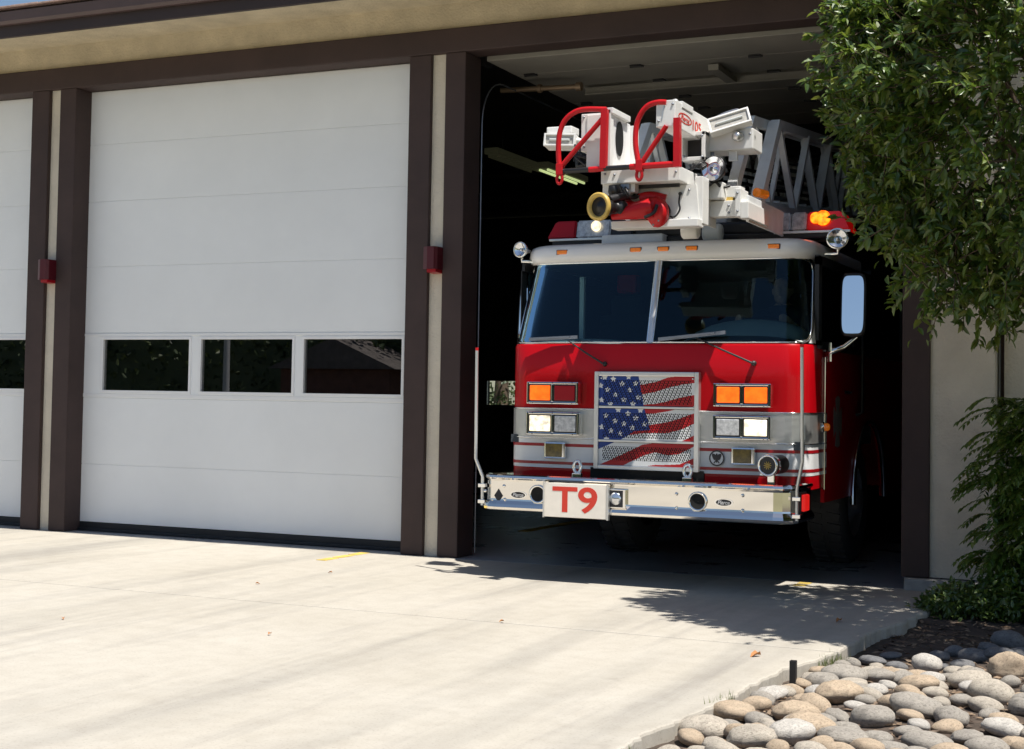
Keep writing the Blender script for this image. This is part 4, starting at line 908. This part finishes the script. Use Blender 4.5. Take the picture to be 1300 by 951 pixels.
# cradle on the cab roof that the ladder lies in
m = MB(); m.box((XC-.62,-.05,2.56),(XC-.10,.3,2.66),.02); m.box((XC-.3,.35,2.56),(XC+.3,.5,2.85),.02); P('ladder_cradle', m, 'grey_lad')
m = MB(); m.lathe([(.001,-.07),(.06,-.07),(.07,-.05),(.07,.05),(.06,.07),(.001,.07)], (XC+.33,-.12,2.64), (1,0,0), 20); P('cradle_roller', m, 'greybar')
# ------------------------------------------------------------------ driver behind the windshield
def person():
    hp = Vector((XC+.70, .62, 1.56)); hd = at(1004,371,.50); hd = Vector((XC+.70+.02, .50, 2.24))
    t = thing('person', 'driver in a dark shirt sitting at the wheel behind the windshield', 'person', (hp.x,hp.y,1.5))
    pts = []; ed = []; rad = []
    def n(p, r, par=None):
        pts.append(Vector(p)); rad.append(r); i = len(pts)-1
        if par is not None: ed.append((par,i))
        return i
    pel = n(hp, .15); sp = n(hp+Vector((0,.0,.22)), .135, pel); ch = n(hp+Vector((0,-.01,.42)), .15, sp); nk = n(hp+Vector((0,-.03,.56)), .055, ch); n(hp+Vector((0,-.05,.62)), .052, nk)
    hands = []
    for sg in (-1,1):
        sh = n(hp+Vector((sg*.19,-.01,.47)), .068, ch); el = n(hp+Vector((sg*.27,-.24,.28)), .045, sh); wr = n(Vector((XC+.70+sg*.20,.03,1.95)), .028, el)
        hn = n(Vector((XC+.70+sg*.195,-.03,1.975)), .036, wr); hands.append((sg, pts[hn]))
        for f in range(4):
            b = n(pts[hn]+Vector((-sg*.012+.0,-.03+.0,.028-.018*f)), .010, hn); c = n(pts[b]+Vector((-sg*.02,-.028,.004)), .009, b); n(pts[c]+Vector((-sg*.022,.012-.002*f,-.018)), .008, c)
        b = n(pts[hn]+Vector((-sg*.03,.008,.02)), .011, hn); n(pts[b]+Vector((-sg*.02,-.01,.018)), .009, b)
        kn = n(hp+Vector((sg*.16,-.42,.06)), .08, pel); an = n(hp+Vector((sg*.16,-.50,-.34)), .05, kn); n(hp+Vector((sg*.16,-.64,-.40)), .045, an)
    me = bpy.data.meshes.new('sk'); me.from_pydata(pts, ed, []); o = bpy.data.objects.new('sk', me); C.objects.link(o)
    o.modifiers.new('Skin', 'SKIN'); 
    for i, r in enumerate(rad): me.skin_vertices[0].data[i].radius = (r, r); me.skin_vertices[0].data[i].use_root = (i == 0)
    sb = o.modifiers.new('S', 'SUBSURF'); sb.levels = 1; sb.render_levels = 1
    dg = bpy.context.evaluated_depsgraph_get(); bm = bmesh.new(); tm = bpy.data.meshes.new_from_object(o.evaluated_get(dg)); bm.from_mesh(tm); bpy.data.objects.remove(o)
    def ball(c, r, s):
        r_ = bmesh.ops.create_uvsphere(bm, u_segments=20, v_segments=14, radius=r)
        for v in r_['verts']: v.co = Vector((v.co.x*s[0], v.co.y*s[1], v.co.z*s[2]))+c
    ball(hd, .1, (.76,.95,1.14)); ball(hd+Vector((0,-.03,-.06)), .07, (.82,.9,.9)); ball(hd+Vector((0,-.10,-.01)), .018, (.8,1.1,1.5)); ball(hd+Vector((0,-.09,-.06)), .016, (1.6,.6,.5))
    for sg in (-1,1): ball(hd+Vector((sg*.078,.01,-.01)), .025, (.4,.8,1.2)); ball(hd+Vector((sg*.032,-.084,.015)), .012, (1.3,.6,.8))
    me = bpy.data.meshes.new('person_body'); bm.to_mesh(me); bm.free(); o = bpy.data.objects.new('pb', me); C.objects.link(o)
    rm = o.modifiers.new('R', 'REMESH'); rm.mode = 'VOXEL'; rm.voxel_size = .009; rm.use_smooth_shade = True
    dg = bpy.context.evaluated_depsgraph_get(); me = bpy.data.meshes.new_from_object(o.evaluated_get(dg)); bpy.data.objects.remove(o)
    me.materials.clear()
    for q in ('navy','skin'): me.materials.append(M[q])
    for p in me.polygons:
        c = p.center; p.material_index = 1 if (c.z > hp.z+.56 or (c.y < hp.y-.36 and c.z > hp.z+.30)) else 0; p.use_smooth = True
    me.transform(Matrix.Translation(-t.location)); b = bpy.data.objects.new('body', me); C.objects.link(b); b.parent = t
    m = MB(); rows = []
    for i in range(10):
        ph = i/9*pi*.52
        rows.append([hd+Vector((.083*sin(ph)*cos(a), .012+.104*sin(ph)*sin(a), .012+.118*cos(ph))) for a in [2*pi*k/24 for k in range(25)] if 1])
    rows = [[p if p.y > hd.y-.062 or p.z > hd.z+.07 else p+Vector((0,.05,0)) for p in r] for r in rows]
    m.grid(rows); m.build('hair', M['hair'], t)
person()
# ================================================================== PLANTS
def leaf_geo(m, p, d, nrm, L, W, fold=.25, droop=.15):
    d = d.normalized(); s = d.cross(nrm)
    if s.length < 1e-3: s = d.cross(Vector((1,0,.3)))
    s.normalize(); u = s.cross(d)
    a = p+d*L*.35; b = p+d*L*.72-u*L*droop*.4; t = p+d*L-u*L*droop
    f = u*W*fold
    m.add([p, a+s*W*.5+f, a, a-s*W*.5+f, b+s*W*.36+f*.7, b, b-s*W*.36+f*.7, t], [[0,2,1],[0,3,2],[1,2,5,4],[2,3,6,5],[4,5,7],[5,6,7]])
def rv(r=1.0): return Vector((random.gauss(0,r),random.gauss(0,r),random.gauss(0,r)))
CT = Vector((-.30,-2.20,3.44)); RX, RY, RZ = 1.58, 1.10, 1.62
LUMPS = [(at(1150,270,-2.2), .34), (at(1205,335,-2.3), .32), (at(1115,150,-2.4), .28), (at(1125,25,-2.3), .27)]
def crown_tip():
    while True:
        if random.random() < .07:
            c, r = random.choice(LUMPS); d = rv().normalized(); return c+d*r*random.uniform(.3,1.05), d
        d = rv().normalized()
        k = 1+.16*noise.noise(d*1.9+Vector((3,1,7)))+.20*noise.noise(d*4.3)
        rr = k*random.choice((random.uniform(.80,1.0), random.uniform(.62,1.0), random.uniform(.9,1.06)))
        p = CT+Vector((d.x*RX*rr, d.y*(1.42 if d.y > 0 else RY)*rr, d.z*(.82 if d.z > 0 else RZ)*rr))
        if p.z < 1.70: continue
        return p, d
tree = thing('tree', 'leafy evergreen tree with small glossy leaves hanging over the bay on the right', 'tree', (-.28,-2.05,-.1))
trunk = MB(); base = Vector((-.28,-2.05,-.12))
trunk.tube([base, base+Vector((.02,.0,.25)), base+Vector((.0,.03,.9)), base+Vector((-.03,.0,1.7)), base+Vector((0,0,2.6)), base+Vector((.05,.05,3.9))], [.13,.10,.085,.075,.055,.02], 12); trunk = trunk.build('trunk', M['bark'], tree)
random.seed(101); m = MB(); lb_pts = []
for k in range(26):
    p, d = crown_tip(); z0_ = random.uniform(1.3,3.0); s0 = base+Vector((0,0,z0_)); e = CT+(p-CT)*.86
    mid = s0.lerp(e,.5)+Vector((0,0,.12)); m.tube([s0, mid, e], [.03,.018,.006], 6); lb_pts.append(e)
m.build('limb', M['bark'], tree)
random.seed(55); crown = MB(); tw = MB(); big = []
for k in range(4000):
    p, d = crown_tip()
    if d.y > .5 and random.random() < .3: continue
    out = (d+Vector((0,0,.35))+rv(.35)).normalized()
    if d.z < -.35: out = (d*.6+Vector((0,0,-.35))+rv(.35)).normalized()
    tl = random.uniform(.14,.30); q = p-out*tl*.5; tw.tube([q, q+out*tl], [.004,.002], 4, cap=False)
    for j in range(random.randint(13,19)):
        t = random.random()**.7; lp = q+out*tl*t; dd = (out*.55+rv(.6)).normalized(); L = random.uniform(.052,.092)*(1.0 if t < .9 else .8)
        if k % 9 == 0 and j < 3 and (p.x < -.75) and p.y < -1.6 and p.z < 4.0: big.append((lp, dd, L)); continue
        leaf_geo(crown, lp, dd, Vector((.18,-.42,.80))+rv(.50), L, L*random.uniform(.36,.46), .22, random.uniform(0,.3))
crown.build('crown', M['leaf'], tree, kind='stuff'); tw.build('twigs', M['bark'], tree, kind='stuff')
m = MB(); leaf_geo(m, Vector((0,0,0)), Vector((0,1,0)), Vector((0,0,1)), 1.0, .37, .22, .15); proto = m.build('leaf', M['leaf'], tree)
first = True
for lp, dd, L in big[:290]:
    o = proto if first else proto.copy()
    if not first: C.objects.link(o)
    first = False
    o.location = lp-tree.location; o.rotation_euler = (dd.to_track_quat('Y','Z') @ Matrix.Rotation(random.uniform(-.9,.9),3,'Y').to_quaternion()).to_euler(); o.scale = (L,L,L)
# weeping shrub against the side wall
shrub = thing('shrub', 'dark green shrub with drooping narrow leaves growing against the side wall', 'shrub', (-.80,-.55,-.08))
random.seed(77); stem = MB(); fol = MB(); sb = Vector((-.80,-.55,-.1))
for k in range(430):
    h = random.uniform(.15,1.5); a = random.uniform(0,2*pi); r = random.uniform(.05,.52)*(1.0-.28*abs(h-.75)); top = sb+Vector((cos(a)*r*1.05, sin(a)*r*.62-.05, h))
    if k < 34: stem.tube([sb+Vector((cos(a)*.06,sin(a)*.06,0)), sb.lerp(top,.55)+Vector((0,0,.1)), top], [.012,.008,.003], 6)
    for f in range(4):
        an = random.uniform(0,2*pi); dirn = Vector((cos(an),sin(an)*.7,.25)); p = top.copy(); pl = random.uniform(.16,.30); pr = p
        for s in range(8):
            t = (s+1)/8; pn = top+dirn*pl*t+Vector((0,0,-pl*.55*t*t)); fw_ = (pn-pr).normalized(); side = fw_.cross(Vector((0,0,1))).normalized()
            if pn.z < 0.0 or pn.y > .14: break
            for sg in (-1,1): leaf_geo(fol, pn, fw_*.75+side*sg*.7+Vector((0,0,-.12)), Vector((0,0,1))+rv(.25), random.uniform(.045,.075), random.uniform(.018,.027), .15, .15)
            pr = pn
stem.build('stem', M['bark'], shrub); fol.build('foliage', M['shrubleaf'], shrub, kind='stuff')
def bushy(name, label, c, rx, ry, rz, n, seed, mt, Ls):
    t = thing(name, label, 'bush', c, None); random.seed(seed); f = MB(); s = MB(); c = Vector(c)
    for k in range(n):
        a = random.uniform(0,2*pi); r = sqrt(random.random()); h = rz*(1-.75*r*r)*random.uniform(.35,1.0)*(1+.3*noise.noise(Vector((cos(a)*2,sin(a)*2,r*3)))); tip = c+Vector((cos(a)*r*rx, sin(a)*r*ry, h))
        if k % 5 == 0: s.tube([c+Vector((cos(a)*r*rx*.3, sin(a)*r*ry*.3, 0)), tip], [.006,.002], 4, cap=False)
        for j in range(5): leaf_geo(f, tip+rv(.025), rv(1)+Vector((cos(a)*.6,sin(a)*.6,.3)), Vector((0,0,1))+rv(.4), random.uniform(*Ls), random.uniform(*Ls)*.5, .2, .25)
    s.build('stem', M['bark'], t); f.build('foliage', M[mt], t, kind='stuff')
bushy('low_bush', 'low bright green bush spreading at the foot of the pale wall', (-1.30,-.92,-.04), .36,.27,.21, 620, 5, 'lowleaf', (.035,.06))
bushy('low_bush', 'dark low bush filling the bed under the drooping shrub', (-.80,-.80,-.06), .55,.40,.40, 700, 6, 'shrubleaf', (.035,.06))
m = MB(); random.seed(8)
for k in range(1300):
    y = random.uniform(-6.5,-3.0); x = edge_x(y)+abs(random.gauss(0,.05))-.01; 
    if noise.noise(Vector((x*3,y*2.2,.5))) < .12: continue
    p = Vector((x,y,bed_z(x,y))); d = Vector((random.gauss(0,.5),random.gauss(0,.5),1)).normalized()*random.uniform(.015,.05)+Vector((0,0,.04)); s = Vector((random.gauss(0,1),random.gauss(0,1),0)).normalized()*.003
    m.add([p-s, p+s, p+d*.6+s*.7+Vector((0,0,0)), p+d], [[0,1,2],[0,2,3]])
m.build('weeds', M['weed'], kind='stuff')
# ================================================================== RIVER STONES, STAKE, FALLEN LEAVES
def stonemat(n, c, c2, sc=9):
    m = mat(n, c, .8, col2=c2, vscale=2.2, bump=.6, bscale=18); t = m.node_tree; b = t.nodes['Principled BSDF']
    src = b.inputs['Base Color'].links[0].from_socket; tc = t.nodes.new('ShaderNodeTexCoord')
    for sc_, lo, hi, k in ((9,.52,.64,.66),(26,.58,.66,.72),(3.2,.49,.50,1.12)):
        q = t.nodes.new('ShaderNodeTexNoise'); q.inputs['Scale'].default_value = sc_; q.inputs['Detail'].default_value = 5; r = t.nodes.new('ShaderNodeMapRange'); r.inputs[1].default_value = lo; r.inputs[2].default_value = hi
        x = t.nodes.new('ShaderNodeMixRGB'); x.blend_type = 'MULTIPLY'; x.inputs[2].default_value = (k,k,k,1); t.links.new(tc.outputs['Object'], q.inputs['Vector']); t.links.new(q.outputs['Fac'], r.inputs[0]); t.links.new(r.outputs[0], x.inputs[0]); t.links.new(src, x.inputs[1]); src = x.outputs[0]
    t.links.new(src, b.inputs['Base Color']); return m
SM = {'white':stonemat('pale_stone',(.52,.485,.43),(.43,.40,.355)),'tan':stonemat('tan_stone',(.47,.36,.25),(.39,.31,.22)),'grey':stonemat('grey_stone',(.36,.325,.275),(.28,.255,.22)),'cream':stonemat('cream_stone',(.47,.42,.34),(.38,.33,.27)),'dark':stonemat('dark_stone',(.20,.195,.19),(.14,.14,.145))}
def stone_mesh(seed, ang=False):
    bm = bmesh.new(); bmesh.ops.create_icosphere(bm, subdivisions=3, radius=1); o = Vector((seed*3.1, seed*1.7, seed))
    for v in bm.verts:
        d = v.co.normalized(); k = 1+.20*noise.noise(d*.9+o)+.07*noise.noise(d*2.3+o)
        if seed % 3 == 0: k += .10*noise.noise(d*3.1+o)+.06*abs(noise.noise(d*5.3+o))
        if ang: k = 1+.45*noise.noise(d*1.1+o)+.12*noise.noise(d*3+o)
        v.co = d*k
    me = bpy.data.meshes.new('stone'); bm.to_mesh(me); bm.free()
    for p in me.polygons: p.use_smooth = True
    return me
shapes = [stone_mesh(i+1) for i in range(7)]+[stone_mesh(31, True)]
def stone(x, y, rx, ry, rz, col, label, rot=0.0, shape=0, sink=.25, group='river stones beside the driveway', lift=0):
    me = shapes[shape]; key = (shape, col)
    if key not in stone.cache: q = me.copy(); q.materials.append(SM[col]); stone.cache[key] = q
    o = bpy.data.objects.new('river_stone', stone.cache[key]); C.objects.link(o)
    o.location = (x, y, bed_z(x,y)+rz*(1-sink)+lift); o.scale = (rx, ry, rz); o.rotation_euler = (random.uniform(-.15,.15), random.uniform(-.15,.15), rot)
    tag(o, label, 'stone', group); return o
stone.cache = {}; random.seed(21); placed = []
def px_stone(px, py, wpx, hpx, col, label, shape, rot=0, k=.62, sink=.2, lift=0):
    p = gnd(px, py, .03); dist = (p-CAM).dot(FWD); r = wpx/2*dist/F; h = hpx/2*dist/F
    stone(p.x, p.y, r, r*k+.01, h*.95, col, label, rot, shape, sink, lift=lift); placed.append((p.x, p.y, r))
NAMED = [(1177,830,36,27,'white','smooth pale grey egg-shaped stone standing up behind the others',1,.2),
 (1044,848,42,24,'grey','large grey rounded stone nearest the driveway and the black stake',2,.4),
 (1046,835,34,16,'tan','orange tan stone just behind the large grey stone by the stake',3,.2),
 (1079,836,36,20,'grey','flat grey stone behind the cream stone in the sunlit row',4,0),
 (1081,852,44,20,'cream','long cream stone in the front of the sunlit row',0,.1),
 (1115,842,42,22,'grey','brownish grey stone in the middle of the sunlit row',5,.2),
 (1106,831,36,12,'cream','thin cream stone lying behind the middle of the sunlit row',6,.1),
 (1147,843,34,22,'grey','grey stone right beside the pale egg-shaped stone',3,.5),
 (1166,856,50,26,'tan','broad tan stone in front of the pale egg-shaped stone',2,.1),
 (1166,838,34,14,'tan','orange tan stone tucked under the pale egg-shaped stone',4,.1),
 (1113,859,32,16,'white','small pale stone at the front beside the broad tan stone',6,.3),
 (1205,839,30,12,'grey','small flat grey stone right of the pale egg-shaped stone',5,0),
 (1231,851,52,26,'cream','wide cream stone left of the angular rock',1,.2),
 (1278,842,44,34,'tan','angular pale tan rock standing at the right edge',7,.3),
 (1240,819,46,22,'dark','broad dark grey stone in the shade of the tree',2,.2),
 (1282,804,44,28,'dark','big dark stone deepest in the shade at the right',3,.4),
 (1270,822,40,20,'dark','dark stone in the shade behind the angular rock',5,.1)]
for px, py, wp, hp_, col, lab, sh, rot in NAMED: px_stone(px, py, wp, hp_, col, lab, sh, rot)
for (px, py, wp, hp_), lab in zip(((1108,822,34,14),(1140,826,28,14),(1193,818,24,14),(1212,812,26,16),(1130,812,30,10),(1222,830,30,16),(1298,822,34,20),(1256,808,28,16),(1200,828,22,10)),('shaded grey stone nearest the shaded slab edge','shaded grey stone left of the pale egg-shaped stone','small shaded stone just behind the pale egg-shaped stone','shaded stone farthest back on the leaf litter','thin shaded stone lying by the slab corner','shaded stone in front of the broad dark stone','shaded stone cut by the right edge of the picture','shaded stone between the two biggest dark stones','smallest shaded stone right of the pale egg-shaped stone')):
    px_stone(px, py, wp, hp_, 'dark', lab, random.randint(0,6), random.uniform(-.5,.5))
def pix(p):
    d = Vector(p)-CAM; z = d.dot(FWD); return 650+F*d.dot(RGT)/z, 430.5-F*d.dot(UPV)/z
COLN = {'grey':'grey','cream':'cream','tan':'tan','white':'pale'}; auto = []
for k in range(5000):
    y = random.uniform(-6.6,-2.9); x = edge_x(y)+.10+random.random()**1.2*1.5; r = random.uniform(.05,.115)
    if y > -3.3 and x > -1.0: continue
    px, py = pix((x,y,0))
    if px > 1325 or py > 970: continue
    if any((x-a)**2+(y-b)**2 < (.86*(r+c))**2 for a,b,c in placed): continue
    placed.append((x,y,r)); col = random.choice(('grey','cream','tan','white','grey','cream','tan')); hh = random.uniform(.42,.62)
    o = stone(x, y, r, r*random.uniform(.6,.8), r*hh, col, 'x', random.uniform(-.9,.9), random.randint(0,6), random.uniform(.15,.5))
    size = 'small' if r < .07 else 'medium' if r < .093 else 'large'
    form = 'flat' if hh < .52 else 'plump'
    gap = x-edge_x(y)
    zone = 'against the concrete edge' if gap < .22 else 'one stone in from the concrete' if gap < .42 else 'by the weeds' if px < 1040 else 'left of the middle' if px < 1120 else 'in the middle of the cobbles' if px < 1190 else 'towards the right side'
    row = 'behind the stake' if py < 850 else 'just below the stake' if py < 885 else 'well below the stake' if py < 920 else 'in the nearest row'
    auto.append((px, o, size+' '+form+' '+COLN[col]+' stone '+zone+', '+row))
byl = {}
for q in auto: byl.setdefault(q[2], []).append(q)
for lab, L in byl.items():
    L.sort(key=lambda q: q[0])
    wd_ = {1:[''],2:[', left',', right'],3:[', left',', middle',', right']}.get(len(L), ['']*len(L))
    for q, e in zip(L, wd_): q[1]['label'] = q[2]+e
p = gnd(1007,858); t = thing('garden_stake', 'short black stake at the driveway edge before the stones', 'stake', (p.x,p.y,-.08))
B((p.x-.016,p.y-.016,-.10),(p.x+.016,p.y+.016,.075),.003).build('post', M['stake'], t); B((p.x-.05,p.y-.035,-.085),(p.x+.035,p.y+.035,-.045),.006).build('foot', M['stake'], t)
random.seed(4)
def dryleaf(px, py, lab, s=.05, mt='dryleaf'):
    p = gnd(px, py); m = MB(); leaf_geo(m, Vector((0,0,.006)), Vector((random.uniform(-1,1),random.uniform(-1,1),.12)), Vector((0,0,1)), s, s*.55, .5, .3); o = m.build('dry_leaf', M[mt], None, (p.x,p.y,.001)); 
    for v in o.data.vertices: v.co += Vector((p.x,p.y,.001))
    tag(o, lab, 'leaf', 'dry leaves on the driveway')
dryleaf(966,833,'curled orange brown leaf on the sunlit slab left of the stones',.075)
dryleaf(1068,789,'dark dry leaf on the shaded concrete under the tree',.06)
for px, py, lab in ((422,728,'tiny dry leaf on the driveway near the yellow painted mark'),(324,742,'tiny dry leaf on the driveway before the middle door'),(80,786,'tiny dry leaf on the driveway at the far left'),(344,806,'tiny dry leaf on the driveway below the middle door, nearest the camera'),(640,790,'tiny dry leaf on the open sunlit slab before the truck')): dryleaf(px, py, lab, .035)
# ================================================================== ACROSS THE STREET (seen in the glass and chrome) AND BEHIND THE BAY
def far_tree(x, y, h, r, seed, lab, grp, dens=1500, ls=(.25,.5)):
    t = thing('broadleaf_tree', lab, 'tree', (x,y,-.1), grp); random.seed(seed)
    MB().tube([(x,y,-.15),(x+.05,y,h*.35),(x,y+.1,h*.7)], [.22,.16,.06], 10).build('trunk', M['bark'], t); m = MB()
    for k in range(dens):
        d = rv().normalized(); rr = random.uniform(.55,1.05)*(1+.25*noise.noise(d*2+Vector((seed,0,0)))); p = Vector((x+d.x*r*rr, y+d.y*r*rr, h*.58+d.z*h*.44*rr))
        leaf_geo(m, p, rv(), rv(), random.uniform(*ls), random.uniform(*ls)*.6)
    m.build('crown', M['farleaf'], t, kind='stuff')
side = ['leftmost','left','middle','right','rightmost']
spots = [(-48,-41,8.5,4.2),(-41,-39,10,4.6),(-34,-41,8,4.0),(-28,-38,9.5,4.4),(-21,-41,8.5,4.2),(-13,-40,10,4.5),(-4,-41,8.5,4.2),(5,-39,9.5,4.6)]
FT = ['roadside tree across the street, farthest left of the lamp pole','roadside tree across the street, second past the block wall','roadside tree across the street just behind the tan block wall','tall roadside tree right behind the red brown house','roadside tree across the street just right of the red brown house','tall roadside tree across the street straight opposite the closed doors','roadside tree across the street opposite the open bay','roadside tree across the street, farthest right of the house']
for i, (x,y,h,r) in enumerate(spots): far_tree(x,y,h,r,200+i,FT[i],'roadside trees across the street')
hd = thing('hedge', 'long dark hedge across the street behind the camera', 'hedge', (-22,-37,-.1)); m = MB(); random.seed(9)
for k in range(14000):
    p = Vector((random.uniform(-55,10), -37+random.gauss(0,.5), random.uniform(0,4.6)+.35*noise.noise(Vector((k*.01,0,0))))); leaf_geo(m, p, rv(), rv(), random.uniform(.18,.36), random.uniform(.12,.2))
m.box((-55,-37.3,-.1),(10,-36.7,4.2)); m.build('foliage', M['farleaf'], hd, kind='stuff')
hs = thing('house', 'low red brown house with a grey gable roof across the street', 'house', (-27,-34.5,-.1))
B((-30,-36.2,-.1),(-25.5,-33.5,2.3)).build('wall', M['far_wall'], hs); m = MB(); m.prism([(-30.4,-36.4,2.3),(-25.1,-36.4,2.3),(-27.7,-36.4,3.4)], (0,3.2,0)); m.build('roof', M['far_roof'], hs)
bw = thing('block_wall', 'low tan block wall across the street', 'wall', (-31,-33.2,-.1)); B((-38,-33.4,-.1),(-31,-33.1,.9)).build('blocks', M['tan_wall'], bw); B((-38.05,-33.45,.9),(-30.95,-33.05,.97)).build('coping', M['curb'], bw)
pl = thing('lamp_pole', 'pale street lamp pole across the street', 'lamp pole', (-30.6,-31.0,-.1)); MB().tube([(-30.6,-31,-.1),(-30.6,-31,3),(-30.6,-31,7.5)], [.13,.11,.07], 12).build('pole', M['pole'], pl); MB().tube([(-30.6,-31,7.4),(-30.6,-30.2,7.9),(-30.6,-29.2,7.9)], .05, 8).build('lamp_arm', M['pole'], pl); B((-30.75,-29.3,7.82),(-30.45,-28.5,7.98),.05).build('lamp_head', M['pole'], pl)
far_tree(-13.5,17.6,4.2,2.6,301,'sunlit green tree behind the station seen through the rear window',None,4200,(.07,.15))
